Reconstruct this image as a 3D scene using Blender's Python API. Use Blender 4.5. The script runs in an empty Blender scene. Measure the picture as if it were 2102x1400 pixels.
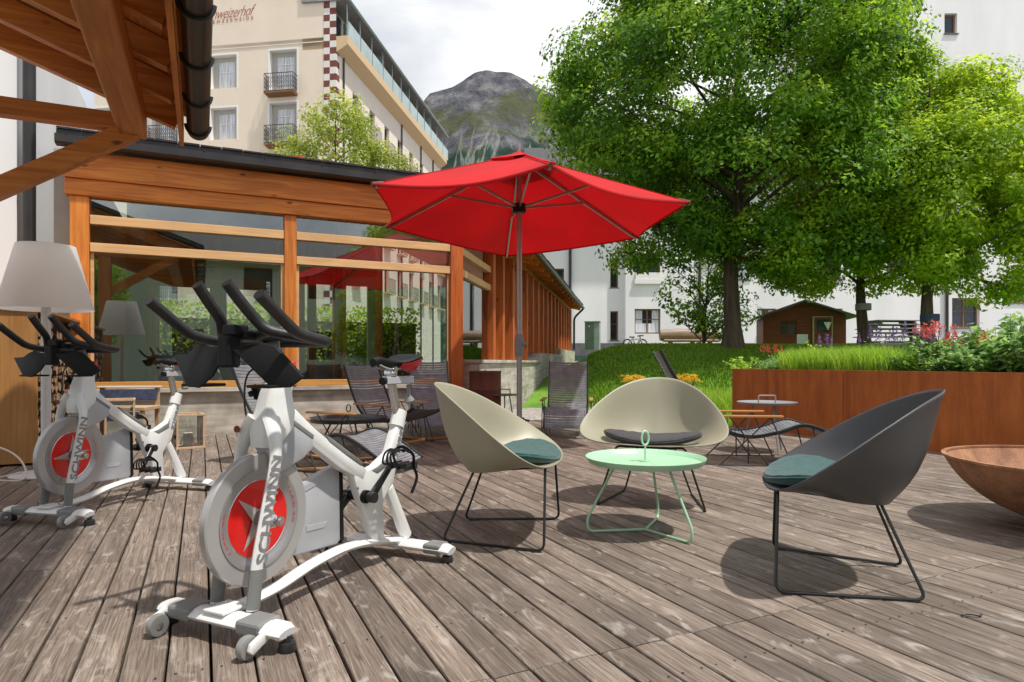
import bpy, bmesh, math, random
import numpy as np
from mathutils import Vector, Matrix, noise
R = math.radians
random.seed(7)
rng = np.random.default_rng(11)
scene = bpy.context.scene
COL = scene.collection

# ------------------------------------------------------------------ camera
H = 0.9                       # eye height
F = 1334.0                    # focal length in photo pixels (photo 2102 wide)
cam_d = bpy.data.cameras.new("camera")
cam = bpy.data.objects.new("camera", cam_d)
COL.objects.link(cam)
cam.location = (0, 0, H)
cam.rotation_euler = (R(90), 0, 0)
cam_d.sensor_width = 36
cam_d.lens = 36 * F / 2102
cam_d.shift_y = 42.0 / 2102
cam_d.clip_start = 0.05
cam_d.clip_end = 9000
scene.camera = cam

# ------------------------------------------------------------------ light
SUN = Vector((0.345, -0.215, 0.915)).normalized()
sun_d = bpy.data.lights.new("sun", 'SUN')
sun_d.energy = 3.4
sun_d.angle = R(1.4)
sun_d.color = (1.0, 0.95, 0.87)
sun = bpy.data.objects.new("sun", sun_d)
sun.rotation_euler = (-SUN).to_track_quat('-Z', 'Y').to_euler()
sun.location = (20, -10, 40)
COL.objects.link(sun)

world = bpy.data.worlds.new("World")
scene.world = world
world.use_nodes = True
nt = world.node_tree
nt.nodes.clear()
wo = nt.nodes.new('ShaderNodeOutputWorld')
sky = nt.nodes.new('ShaderNodeTexSky')
sky.sky_type = 'NISHITA'
sky.sun_disc = False
sky.sun_elevation = math.asin(SUN.z)
sky.sun_rotation = math.atan2(SUN.x, SUN.y)
bg1 = nt.nodes.new('ShaderNodeBackground'); bg1.inputs[1].default_value = 0.13
nt.links.new(sky.outputs[0], bg1.inputs[0])
bg2 = nt.nodes.new('ShaderNodeBackground'); bg2.inputs[1].default_value = 0.98
tc = nt.nodes.new('ShaderNodeTexCoord')
mp = nt.nodes.new('ShaderNodeMapping'); mp.inputs['Scale'].default_value = (1.0, 1.0, 2.2); mp.inputs['Location'].default_value = (0.35, 0.1, 0.25)
nt.links.new(tc.outputs['Generated'], mp.inputs[0])
n1 = nt.nodes.new('ShaderNodeTexNoise'); n1.inputs['Scale'].default_value = 2.6; n1.inputs['Detail'].default_value = 8; n1.inputs['Roughness'].default_value = 0.55; n1.inputs['Distortion'].default_value = 0.4
nt.links.new(mp.outputs[0], n1.inputs[0])
cr = nt.nodes.new('ShaderNodeValToRGB')
cr.color_ramp.elements[0].position = 0.36; cr.color_ramp.elements[0].color = (0.50, 0.53, 0.58, 1)
cr.color_ramp.elements[1].position = 0.60; cr.color_ramp.elements[1].color = (0.84, 0.845, 0.85, 1)
nt.links.new(n1.outputs[0], cr.inputs[0]); nt.links.new(cr.outputs[0], bg2.inputs[0])
n2 = nt.nodes.new('ShaderNodeTexNoise'); n2.inputs['Scale'].default_value = 1.3; n2.inputs['Detail'].default_value = 5
nt.links.new(mp.outputs[0], n2.inputs[0])
cr2 = nt.nodes.new('ShaderNodeValToRGB')
cr2.color_ramp.elements[0].position = 0.30; cr2.color_ramp.elements[0].color = (0.35, 0.35, 0.35, 1)
cr2.color_ramp.elements[1].position = 0.48; cr2.color_ramp.elements[1].color = (1, 1, 1, 1)
nt.links.new(n2.outputs[0], cr2.inputs[0])
mx = nt.nodes.new('ShaderNodeMixShader')
nt.links.new(cr2.outputs[0], mx.inputs[0]); nt.links.new(bg1.outputs[0], mx.inputs[1]); nt.links.new(bg2.outputs[0], mx.inputs[2])
nt.links.new(mx.outputs[0], wo.inputs[0])

scene.view_settings.view_transform = 'Standard'
scene.view_settings.look = 'None'
scene.view_settings.exposure = 0.44
scene.view_settings.gamma = 1
scene.render.engine = 'CYCLES'
scene.cycles.use_denoising = True
scene.cycles.max_bounces = 7
scene.cycles.transparent_max_bounces = 12
scene.cycles.caustics_reflective = False
scene.cycles.caustics_refractive = False

# ------------------------------------------------------------------ materials
MATS = {}
def nd(t, kind, **kw):
    n = t.nodes.new(kind)
    for k, v in kw.items(): setattr(n, k, v)
    return n
def ramp(t, stops):
    r = t.nodes.new('ShaderNodeValToRGB')
    e = r.color_ramp.elements
    while len(e) > 1: e.remove(e[-1])
    e[0].position = stops[0][0]; e[0].color = (*stops[0][1], 1)
    for p, c in stops[1:]:
        x = e.new(p); x.color = (*c, 1)
    return r
def mat(name, col, rough=0.5, metal=0.0, var=0.12, scale=8.0, bump=0.0, bscale=40.0, stretch=(1, 1, 1), spec=0.5, coat=0.0, sheen=0.0, trans=0.0, detail=4):
    """principled with soft colour mottling and an optional bump"""
    m = bpy.data.materials.new(name); m.use_nodes = True
    t = m.node_tree; b = t.nodes['Principled BSDF']
    b.inputs['Roughness'].default_value = rough
    b.inputs['Metallic'].default_value = metal
    b.inputs['Specular IOR Level'].default_value = spec
    b.inputs['Coat Weight'].default_value = coat
    b.inputs['Sheen Weight'].default_value = sheen
    tc = nd(t, 'ShaderNodeTexCoord'); mp = nd(t, 'ShaderNodeMapping')
    mp.inputs['Scale'].default_value = stretch
    t.links.new(tc.outputs['Object'], mp.inputs[0])
    n = nd(t, 'ShaderNodeTexNoise'); n.inputs['Scale'].default_value = scale; n.inputs['Detail'].default_value = detail
    t.links.new(mp.outputs[0], n.inputs[0])
    lo = [max(0, c * (1 - var)) for c in col]; hi = [min(1, c * (1 + var)) for c in col]
    r = ramp(t, [(0.32, lo), (0.68, hi)])
    t.links.new(n.outputs[0], r.inputs[0]); t.links.new(r.outputs[0], b.inputs['Base Color'])
    rr = nd(t, 'ShaderNodeMapRange'); rr.inputs['To Min'].default_value = max(0, rough - 0.08); rr.inputs['To Max'].default_value = min(1, rough + 0.08)
    t.links.new(n.outputs[0], rr.inputs[0]); t.links.new(rr.outputs[0], b.inputs['Roughness'])
    if bump:
        n2 = nd(t, 'ShaderNodeTexNoise'); n2.inputs['Scale'].default_value = bscale; n2.inputs['Detail'].default_value = 5
        t.links.new(mp.outputs[0], n2.inputs[0])
        bp = nd(t, 'ShaderNodeBump'); bp.inputs['Strength'].default_value = bump; bp.inputs['Distance'].default_value = 0.01
        t.links.new(n2.outputs[0], bp.inputs['Height']); t.links.new(bp.outputs[0], b.inputs['Normal'])
    if trans:
        out = t.nodes['Material Output']; tr = nd(t, 'ShaderNodeBsdfTranslucent'); ms = nd(t, 'ShaderNodeMixShader')
        ms.inputs[0].default_value = trans
        t.links.new(r.outputs[0], tr.inputs[0]); t.links.new(b.outputs[0], ms.inputs[1]); t.links.new(tr.outputs[0], ms.inputs[2])
        t.links.new(ms.outputs[0], out.inputs[0])
    MATS[name] = m
    return m
def wood(name, c1, c2, axis, rough=0.55, knots=True, scale=1.0):
    """softwood with grain running along one local axis"""
    m = bpy.data.materials.new(name); m.use_nodes = True
    t = m.node_tree; b = t.nodes['Principled BSDF']; b.inputs['Roughness'].default_value = rough
    tc = nd(t, 'ShaderNodeTexCoord'); mp = nd(t, 'ShaderNodeMapping')
    s = [14 * scale] * 3; s['xyz'.index(axis)] = 0.9 * scale
    mp.inputs['Scale'].default_value = s
    t.links.new(tc.outputs['Object'], mp.inputs[0])
    n = nd(t, 'ShaderNodeTexNoise'); n.inputs['Scale'].default_value = 1.6; n.inputs['Detail'].default_value = 7; n.inputs['Distortion'].default_value = 0.8
    t.links.new(mp.outputs[0], n.inputs[0])
    r = ramp(t, [(0.33, c1), (0.52, [(a + b_) / 2 for a, b_ in zip(c1, c2)]), (0.70, c2)])
    t.links.new(n.outputs[0], r.inputs[0])
    last = r.outputs[0]
    if knots:
        mp2 = nd(t, 'ShaderNodeMapping'); s2 = [4.5] * 3; s2['xyz'.index(axis)] = 2.2; mp2.inputs['Scale'].default_value = s2
        t.links.new(tc.outputs['Object'], mp2.inputs[0])
        v = nd(t, 'ShaderNodeTexVoronoi'); v.inputs['Scale'].default_value = 1.0
        t.links.new(mp2.outputs[0], v.inputs[0])
        kr = ramp(t, [(0.055, (0, 0, 0)), (0.11, (1, 1, 1))])
        t.links.new(v.outputs['Distance'], kr.inputs[0])
        mx = nd(t, 'ShaderNodeMix', data_type='RGBA')
        t.links.new(kr.outputs[0], mx.inputs['Factor']); mx.inputs['A'].default_value = (*[x * 0.35 for x in c1], 1); t.links.new(last, mx.inputs['B'])
        last = mx.outputs['Result']
    n3 = nd(t, 'ShaderNodeTexNoise'); n3.inputs['Scale'].default_value = 1.3; n3.inputs['Detail'].default_value = 3
    t.links.new(tc.outputs['Object'], n3.inputs[0])
    hs = nd(t, 'ShaderNodeHueSaturation'); mr = nd(t, 'ShaderNodeMapRange'); mr.inputs['To Min'].default_value = 0.72; mr.inputs['To Max'].default_value = 1.25
    t.links.new(n3.outputs[0], mr.inputs[0]); t.links.new(mr.outputs[0], hs.inputs['Value']); t.links.new(last, hs.inputs['Color'])
    t.links.new(hs.outputs[0], b.inputs['Base Color'])
    bp = nd(t, 'ShaderNodeBump'); bp.inputs['Strength'].default_value = 0.15; bp.inputs['Distance'].default_value = 0.01
    t.links.new(n.outputs[0], bp.inputs['Height']); t.links.new(bp.outputs[0], b.inputs['Normal'])
    MATS[name] = m
    return m
for ax in 'xyz':
    wood('timber_' + ax, (0.44, 0.118, 0.012), (0.72, 0.250, 0.034), ax)
    wood('shade_timber_' + ax, (0.42, 0.125, 0.020), (0.68, 0.26, 0.055), ax)
wood('light_rail', (0.62, 0.36, 0.16), (0.74, 0.46, 0.22), 'x', knots=False)
wood('sill_wood', (0.55, 0.25, 0.05), (0.68, 0.34, 0.09), 'x', knots=False)
wood('red_post', (0.36, 0.070, 0.010), (0.60, 0.150, 0.020), 'z')
wood('plywood', (0.34, 0.15, 0.04), (0.46, 0.23, 0.07), 'z', knots=False)
wood('bamboo', (0.40, 0.17, 0.05), (0.55, 0.26, 0.09), 'y', knots=False, rough=0.35)
wood('pale_wood', (0.50, 0.33, 0.2), (0.62, 0.44, 0.28), 'z', knots=False)
wood('cabin_wood', (0.11, 0.017, 0.007), (0.19, 0.036, 0.012), 'x', knots=False)
wood('window_wood', (0.16, 0.065, 0.022), (0.27, 0.115, 0.04), 'z', knots=False)
wood('grey_log', (0.20, 0.13, 0.09), (0.36, 0.25, 0.18), 'x', knots=False)
wood('bark', (0.045, 0.033, 0.022), (0.12, 0.09, 0.06), 'z', knots=False, rough=0.95, scale=0.6)
mat('white_paint', (0.74, 0.745, 0.74), 0.34, var=0.05, coat=0.2)
mat('bike_grey', (0.20, 0.205, 0.20), 0.55, var=0.1)
mat('silver_plastic', (0.42, 0.43, 0.46), 0.42, var=0.06)
mat('wheel_silver', (0.46, 0.455, 0.45), 0.33, metal=0.35, var=0.08, scale=3)
mat('bright_steel', (0.62, 0.62, 0.62), 0.22, metal=0.9, var=0.06)
mat('wheel_red', (0.72, 0.012, 0.010), 0.32, var=0.05, coat=0.4)
mat('star_silver', (0.46, 0.43, 0.41), 0.45, metal=0.1, var=0.25, scale=9)
mat('ring_silver', (0.40, 0.405, 0.415), 0.30, metal=0.55, var=0.05)
mat('black_rubber', (0.018, 0.018, 0.020), 0.42, var=0.25, scale=60, bump=0.15, bscale=300)
mat('black_plastic', (0.007, 0.007, 0.008), 0.6, var=0.2, spec=0.25)
mat('black_metal', (0.015, 0.016, 0.017), 0.30, var=0.2)
mat('saddle_red', (0.62, 0.02, 0.03), 0.4, var=0.08)
mat('letter_grey', (0.22, 0.22, 0.23), 0.45, var=0.1)
mat('roller_clear', (0.22, 0.22, 0.21), 0.2, var=0.15)
mat('shell_sage', (0.315, 0.295, 0.215), 0.42, var=0.03, scale=3, spec=0.4, bump=0.03, bscale=400)
mat('shell_graphite', (0.052, 0.053, 0.058), 0.42, var=0.05, scale=3, bump=0.03, bscale=400)
mat('cushion_teal', (0.012, 0.070, 0.066), 0.85, var=0.22, scale=22, bump=0.35, bscale=60, sheen=0.3)
mat('cushion_charcoal', (0.022, 0.020, 0.022), 0.75, var=0.3, scale=18, bump=0.35, bscale=50, sheen=0.2)
mat('mint_metal', (0.36, 0.60, 0.40), 0.38, var=0.05)
mat('green_metal', (0.17, 0.28, 0.17), 0.38, var=0.05)
mat('grey_metal', (0.26, 0.26, 0.27), 0.4, var=0.08)
mat('dark_tray', (0.05, 0.053, 0.055), 0.35, var=0.1)
mat('slat_black', (0.19, 0.20, 0.22), 0.38, var=0.2, scale=12)
mat('canopy_red', (0.58, 0.005, 0.009), 0.85, var=0.14, scale=1.6, trans=0.27, bump=0.9, bscale=3.5, detail=6)
mat('pole_grey', (0.33, 0.30, 0.29), 0.35, metal=0.4, var=0.06)
mat('gutter_metal', (0.045, 0.042, 0.042), 0.38, metal=0.5, var=0.2, scale=3)
mat('roof_slate', (0.045, 0.042, 0.045), 0.65, var=0.35, scale=6, bump=0.5, bscale=12)
mat('white_plaster', (0.77, 0.77, 0.78), 0.9, var=0.06, scale=0.9, stretch=(1, 1, 0.25), detail=8, bump=0.12, bscale=60)
mat('cream_plaster', (0.75, 0.645, 0.525), 0.9, var=0.035, scale=0.7, bump=0.1, bscale=30)
mat('pale_cream', (0.76, 0.69, 0.61), 0.9, var=0.035, scale=0.7, bump=0.1, bscale=30)
mat('reveal_white', (0.78, 0.77, 0.75), 0.85, var=0.02)
mat('check_red', (0.17, 0.052, 0.038), 0.85, var=0.1)
mat('check_white', (0.70, 0.68, 0.64), 0.85, var=0.05)
mat('sign_rust', (0.38, 0.10, 0.05), 0.8, var=0.1)
mat('soffit_ochre', (0.62, 0.45, 0.27), 0.85, var=0.05)
mat('curtain', (0.60, 0.62, 0.66), 0.9, var=0.35, scale=3, stretch=(9, 9, 0.3))
mat('iron', (0.03, 0.03, 0.033), 0.5, var=0.2)
mat('balcony_glass', (0.30, 0.40, 0.40), 0.12, var=0.15, scale=1)
mat('plinth_grey', (0.12, 0.125, 0.13), 0.9, var=0.2, scale=4)
mat('shade_linen', (0.88, 0.86, 0.84), 0.95, var=0.02, scale=4, trans=0.58, bump=0.1, bscale=500)
mat('lamp_white', (0.66, 0.66, 0.66), 0.4, var=0.03)
mat('cable_white', (0.62, 0.58, 0.52), 0.5, var=0.05)
mat('blue_cushion', (0.05, 0.07, 0.14), 0.85, var=0.3, scale=25)
mat('candle', (0.75, 0.70, 0.60), 0.6, var=0.04)
mat('cabinet_green', (0.085, 0.12, 0.10), 0.5, var=0.15, scale=3)
mat('cabinet_pale', (0.24, 0.30, 0.29), 0.5, var=0.1, scale=3)
mat('stack_grey', (0.25, 0.24, 0.26), 0.6, var=0.2, scale=3)
mat('door_cream', (0.30, 0.24, 0.16), 0.7, var=0.05)
mat('soil', (0.04, 0.028, 0.018), 0.95, var=0.4)
mat('floor_inside', (0.20, 0.16, 0.12), 0.7, var=0.2)
mat('room_wall', (0.42, 0.40, 0.37), 0.9, var=0.05)
for nm, c in (('petal_red', (0.62, 0.075, 0.05)), ('petal_pink', (0.72, 0.16, 0.14)), ('petal_purple', (0.26, 0.16, 0.36)), ('petal_yellow', (0.80, 0.52, 0.03))):
    mat(nm, c, 0.8, var=0.25, scale=30, trans=0.3)

def leaf_mat(name, c1, c2, c3, trans=0.5, rough=0.5):
    m = bpy.data.materials.new(name); m.use_nodes = True
    t = m.node_tree; b = t.nodes['Principled BSDF']; b.inputs['Roughness'].default_value = rough
    b.inputs['Specular IOR Level'].default_value = 0.35
    at = nd(t, 'ShaderNodeAttribute', attribute_name='rnd')
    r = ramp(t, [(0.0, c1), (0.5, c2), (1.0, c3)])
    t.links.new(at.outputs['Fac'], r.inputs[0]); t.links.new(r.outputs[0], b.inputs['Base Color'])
    out = t.nodes['Material Output']; tr = nd(t, 'ShaderNodeBsdfTranslucent'); ms = nd(t, 'ShaderNodeMixShader'); ms.inputs[0].default_value = trans
    hs = nd(t, 'ShaderNodeHueSaturation'); hs.inputs['Value'].default_value = 1.5; hs.inputs['Hue'].default_value = 0.485
    t.links.new(r.outputs[0], hs.inputs['Color']); t.links.new(hs.outputs[0], tr.inputs[0])
    t.links.new(b.outputs[0], ms.inputs[1]); t.links.new(tr.outputs[0], ms.inputs[2]); t.links.new(ms.outputs[0], out.inputs[0])
    MATS[name] = m
leaf_mat('leaf_big', (0.055, 0.145, 0.014), (0.15, 0.32, 0.022), (0.42, 0.58, 0.045), trans=0.52)
leaf_mat('leaf_bright', (0.17, 0.29, 0.018), (0.33, 0.49, 0.028), (0.58, 0.69, 0.052), trans=0.52)
leaf_mat('leaf_dark', (0.025, 0.06, 0.015), (0.04, 0.10, 0.022), (0.08, 0.16, 0.03))
leaf_mat('leaf_birch', (0.18, 0.26, 0.03), (0.32, 0.40, 0.06), (0.50, 0.54, 0.12), trans=0.5)
leaf_mat('leaf_herb', (0.08, 0.18, 0.05), (0.18, 0.34, 0.09), (0.36, 0.52, 0.15))
leaf_mat('leaf_lime', (0.16, 0.32, 0.03), (0.30, 0.50, 0.05), (0.48, 0.64, 0.10))
leaf_mat('grass_blade', (0.07, 0.16, 0.012), (0.14, 0.27, 0.018), (0.27, 0.41, 0.035))

# window glass: fresnel mix of clear and mirror
def glass_mat(name, tint=(0.86, 0.92, 0.90), ior=1.5, base=0.10, rough=0.0):
    m = bpy.data.materials.new(name); m.use_nodes = True
    t = m.node_tree; t.nodes.remove(t.nodes['Principled BSDF']); out = t.nodes['Material Output']
    tr = nd(t, 'ShaderNodeBsdfTransparent'); tr.inputs[0].default_value = (*tint, 1)
    gl = nd(t, 'ShaderNodeBsdfGlossy'); gl.inputs['Roughness'].default_value = rough; gl.inputs[0].default_value = (0.95, 0.97, 1, 1)
    fr = nd(t, 'ShaderNodeFresnel'); fr.inputs[0].default_value = ior
    ad = nd(t, 'ShaderNodeMath', operation='ADD'); ad.inputs[1].default_value = base
    ad.use_clamp = True
    n = nd(t, 'ShaderNodeTexNoise'); n.inputs['Scale'].default_value = 1.1; bp = nd(t, 'ShaderNodeBump'); bp.inputs['Strength'].default_value = 0.02; bp.inputs['Distance'].default_value = 0.02
    tcn = nd(t, 'ShaderNodeTexCoord'); t.links.new(tcn.outputs['Object'], n.inputs[0]); t.links.new(n.outputs[0], bp.inputs['Height']); t.links.new(bp.outputs[0], gl.inputs['Normal'])
    ms = nd(t, 'ShaderNodeMixShader')
    t.links.new(fr.outputs[0], ad.inputs[0]); t.links.new(ad.outputs[0], ms.inputs[0]); t.links.new(tr.outputs[0], ms.inputs[1]); t.links.new(gl.outputs[0], ms.inputs[2])
    t.links.new(ms.outputs[0], out.inputs[0]); MATS[name] = m
glass_mat('glass', tint=(0.80, 0.87, 0.83), base=0.12)
glass_mat('lantern_glass', tint=(0.95, 0.97, 0.96), base=0.03)
mat('dark_glass', (0.03, 0.04, 0.05), 0.08, var=0.3, scale=2)

def corten(name, c1, c2, c3, rough=0.75):
    m = bpy.data.materials.new(name); m.use_nodes = True
    t = m.node_tree; b = t.nodes['Principled BSDF']; b.inputs['Roughness'].default_value = rough
    tc = nd(t, 'ShaderNodeTexCoord'); mp = nd(t, 'ShaderNodeMapping'); mp.inputs['Scale'].default_value = (1, 1, 0.22)
    t.links.new(tc.outputs['Object'], mp.inputs[0])
    n = nd(t, 'ShaderNodeTexNoise'); n.inputs['Scale'].default_value = 7; n.inputs['Detail'].default_value = 9; n.inputs['Roughness'].default_value = 0.65
    t.links.new(mp.outputs[0], n.inputs[0])
    r = ramp(t, [(0.30, c1), (0.5, c2), (0.72, c3)]); t.links.new(n.outputs[0], r.inputs[0])
    n2 = nd(t, 'ShaderNodeTexNoise'); n2.inputs['Scale'].default_value = 90; n2.inputs['Detail'].default_value = 3
    t.links.new(tc.outputs['Object'], n2.inputs[0])
    mx = nd(t, 'ShaderNodeMix', data_type='RGBA', blend_type='MULTIPLY'); mx.inputs['Factor'].default_value = 0.45
    r2 = ramp(t, [(0.35, (0.55, 0.5, 0.5)), (0.6, (1, 1, 1))]); t.links.new(n2.outputs[0], r2.inputs[0])
    mp3 = nd(t, 'ShaderNodeMapping'); mp3.inputs['Scale'].default_value = (1, 1, 0.05); t.links.new(tc.outputs['Object'], mp3.inputs[0])
    n4 = nd(t, 'ShaderNodeTexNoise'); n4.inputs['Scale'].default_value = 16; n4.inputs['Detail'].default_value = 6; t.links.new(mp3.outputs[0], n4.inputs[0])
    r4 = ramp(t, [(0.36, (0.62, 0.55, 0.5)), (0.56, (1, 1, 1)), (0.72, (1.25, 1.3, 1.35))]); t.links.new(n4.outputs[0], r4.inputs[0])
    mx4 = nd(t, 'ShaderNodeMix', data_type='RGBA', blend_type='MULTIPLY'); mx4.inputs['Factor'].default_value = 0.38
    t.links.new(r.outputs[0], mx.inputs['A']); t.links.new(r2.outputs[0], mx.inputs['B']); t.links.new(mx.outputs['Result'], mx4.inputs['A']); t.links.new(r4.outputs[0], mx4.inputs['B']); t.links.new(mx4.outputs['Result'], b.inputs['Base Color'])
    bp = nd(t, 'ShaderNodeBump'); bp.inputs['Strength'].default_value = 0.25; bp.inputs['Distance'].default_value = 0.004
    t.links.new(n2.outputs[0], bp.inputs['Height']); t.links.new(bp.outputs[0], b.inputs['Normal'])
    MATS[name] = m
corten('corten', (0.29, 0.070, 0.011), (0.40, 0.107, 0.016), (0.50, 0.152, 0.026))
corten('bowl_rust', (0.18, 0.08, 0.04), (0.33, 0.16, 0.08), (0.50, 0.25, 0.13))
corten('barrel_rust', (0.07, 0.022, 0.014), (0.15, 0.042, 0.024), (0.22, 0.07, 0.035))

def concrete_mat():
    m = bpy.data.materials.new('concrete'); m.use_nodes = True
    t = m.node_tree; b = t.nodes['Principled BSDF']; b.inputs['Roughness'].default_value = 0.9
    tc = nd(t, 'ShaderNodeTexCoord'); mp = nd(t, 'ShaderNodeMapping'); mp.inputs['Scale'].default_value = (0.8, 0.8, 11)
    t.links.new(tc.outputs['Object'], mp.inputs[0])
    n = nd(t, 'ShaderNodeTexNoise'); n.inputs['Scale'].default_value = 1.5; n.inputs['Detail'].default_value = 6
    t.links.new(mp.outputs[0], n.inputs[0])
    n2 = nd(t, 'ShaderNodeTexNoise'); n2.inputs['Scale'].default_value = 5; n2.inputs['Detail'].default_value = 8
    t.links.new(tc.outputs['Object'], n2.inputs[0])
    ma = nd(t, 'ShaderNodeMath', operation='ADD'); t.links.new(n.outputs[0], ma.inputs[0]); t.links.new(n2.outputs[0], ma.inputs[1])
    r = ramp(t, [(0.38, (0.30, 0.27, 0.225)), (0.5, (0.46, 0.42, 0.36)), (0.62, (0.58, 0.54, 0.48))])
    mm = nd(t, 'ShaderNodeMath', operation='MULTIPLY'); mm.inputs[1].default_value = 0.5; t.links.new(ma.outputs[0], mm.inputs[0]); t.links.new(mm.outputs[0], r.inputs[0])
    t.links.new(r.outputs[0], b.inputs['Base Color'])
    bp = nd(t, 'ShaderNodeBump'); bp.inputs['Strength'].default_value = 0.4; bp.inputs['Distance'].default_value = 0.01
    t.links.new(ma.outputs[0], bp.inputs['Height']); t.links.new(bp.outputs[0], b.inputs['Normal'])
    MATS['concrete'] = m
concrete_mat()

# ------------------------------------------------------------------ mesh building
class MB:
    def __init__(s): s.v = []; s.f = []; s.sm = []
    def add(s, vs, fs, smooth=False):
        o = len(s.v); s.v += [tuple(v) for v in vs]; s.f += [tuple(i + o for i in f) for f in fs]; s.sm += [smooth] * len(fs); return s
    def box(s, x0, x1, y0, y1, z0, z1, M=None, bev=0.0):
        if bev:
            bm = bmesh.new(); bmesh.ops.create_cube(bm, size=1)
            bmesh.ops.scale(bm, verts=bm.verts, vec=(x1 - x0, y1 - y0, z1 - z0))
            bmesh.ops.translate(bm, verts=bm.verts, vec=((x0 + x1) / 2, (y0 + y1) / 2, (z0 + z1) / 2))
            bmesh.ops.bevel(bm, geom=list(bm.edges), offset=bev, segments=2, affect='EDGES', profile=0.5)
            bm.verts.index_update()
            vs = [v.co.copy() for v in bm.verts]; fs = [[v.index for v in f.verts] for f in bm.faces]; bm.free()
            if M is not None: vs = [M @ v for v in vs]
            return s.add(vs, fs)
        vs = [Vector((x, y, z)) for z in (z0, z1) for y in (y0, y1) for x in (x0, x1)]
        if M is not None: vs = [M @ v for v in vs]
        return s.add(vs, [(0, 2, 3, 1), (4, 5, 7, 6), (0, 1, 5, 4), (2, 6, 7, 3), (0, 4, 6, 2), (1, 3, 7, 5)])
    def beam(s, p, q, w, h, up=(0, 0, 1), ext=0):
        """rectangular bar from p to q: w across, h along 'up'"""
        p = Vector(p); q = Vector(q); d = (q - p).normalized(); u = Vector(up); r = d.cross(u).normalized(); u = r.cross(d)
        p = p - d * ext; q = q + d * ext
        vs = [c + r * a * w / 2 + u * b * h / 2 for c in (p, q) for a, b in ((-1, -1), (1, -1), (1, 1), (-1, 1))]
        return s.add(vs, [(0, 3, 2, 1), (4, 5, 6, 7), (0, 1, 5, 4), (1, 2, 6, 5), (2, 3, 7, 6), (3, 0, 4, 7)])
    def tube(s, pts, r, n=10, caps=True, closed=False, flat=None, up=None):
        """round (or elliptical, flat=(a,b)) tube through pts; r number or list"""
        pts = [Vector(p) for p in pts]; m = len(pts)
        rs = r if isinstance(r, (list, tuple)) else [r] * m
        tang = []
        for i in range(m):
            if closed: t = pts[(i + 1) % m] - pts[i - 1]
            else: t = pts[min(i + 1, m - 1)] - pts[max(i - 1, 0)]
            tang.append(t.normalized())
        u = Vector(up) if up is not None else Vector((0, 0, 1))
        if abs(tang[0].dot(u)) > 0.95: u = Vector((1, 0, 0))
        vs = []
        for i in range(m):
            t = tang[i]
            if up is not None and abs(t.dot(Vector(up))) < 0.98: u = Vector(up)
            u = (u - t * u.dot(t)).normalized(); w = t.cross(u)
            for k in range(n):
                a = 2 * math.pi * k / n
                if flat: vs.append(pts[i] + u * math.cos(a) * rs[i] * flat[1] + w * math.sin(a) * rs[i] * flat[0])
                else: vs.append(pts[i] + (u * math.cos(a) + w * math.sin(a)) * rs[i])
        fs = []
        for i in range(m if closed else m - 1):
            j = (i + 1) % m
            for k in range(n):
                fs.append((i * n + k, i * n + (k + 1) % n, j * n + (k + 1) % n, j * n + k))
        s.add(vs, fs, True)
        if caps and not closed:
            o = len(s.v) - len(vs)
            s.f.append(tuple(o + k for k in range(n))[::-1]); s.f.append(tuple(o + (m - 1) * n + k for k in range(n))); s.sm += [False, False]
        return s
    def lathe(s, prof, n=32, M=None, smooth=True):
        """prof: (radius, z) list, turned about z"""
        vs = []; fs = []
        for r_, z in prof:
            for k in range(n):
                a = 2 * math.pi * k / n; v = Vector((r_ * math.cos(a), r_ * math.sin(a), z)); vs.append(M @ v if M is not None else v)
        for i in range(len(prof) - 1):
            for k in range(n): fs.append((i * n + k, i * n + (k + 1) % n, (i + 1) * n + (k + 1) % n, (i + 1) * n + k))
        return s.add(vs, fs, smooth)
    def prism(s, poly, a, b, plane='yz', M=None):
        """2D polygon extruded from a to b along the axis missing from plane"""
        def P(u, v, w):
            p = {'yz': (w, u, v), 'xz': (u, w, v), 'xy': (u, v, w)}[plane]; p = Vector(p); return M @ p if M is not None else p
        n = len(poly); vs = [P(u, v, a) for u, v in poly] + [P(u, v, b) for u, v in poly]
        fs = [tuple(range(n))[::-1], tuple(range(n, 2 * n))] + [(i, (i + 1) % n, n + (i + 1) % n, n + i) for i in range(n)]
        return s.add(vs, fs)
    def mesh(s, name, m, bevel=0.0):
        me = bpy.data.meshes.new(name); me.from_pydata(s.v, [], s.f)
        me.polygons.foreach_set('use_smooth', s.sm); me.materials.append(MATS[m] if isinstance(m, str) else m)
        me.validate()
        if not any(s.sm) or bevel:
            bm = bmesh.new(); bm.from_mesh(me); bmesh.ops.recalc_face_normals(bm, faces=bm.faces)
            if bevel:
                es = [e for e in bm.edges if len(e.link_faces) == 2 and e.calc_face_angle(0) > 0.5]
                bmesh.ops.bevel(bm, geom=es, offset=bevel, segments=2, affect='EDGES', profile=0.5)
                for f in bm.faces: f.smooth = True
            bm.to_mesh(me); bm.free()
            if bevel: me.set_sharp_from_angle(angle=R(40))
        else:
            bm = bmesh.new(); bm.from_mesh(me); bmesh.ops.recalc_face_normals(bm, faces=bm.faces); bm.to_mesh(me); bm.free()
        if any(s.sm) and not bevel: me.set_sharp_from_angle(angle=R(38))
        me.update()
        return me
    def build(s, name, m, parent=None, bevel=0.0, loc=None, rotz=0.0):
        o = bpy.data.objects.new(name, s.mesh(name, m, bevel)); COL.objects.link(o)
        if parent: o.parent = parent
        if loc is not None: o.location = loc
        o.rotation_euler.z = rotz
        return o

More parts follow.
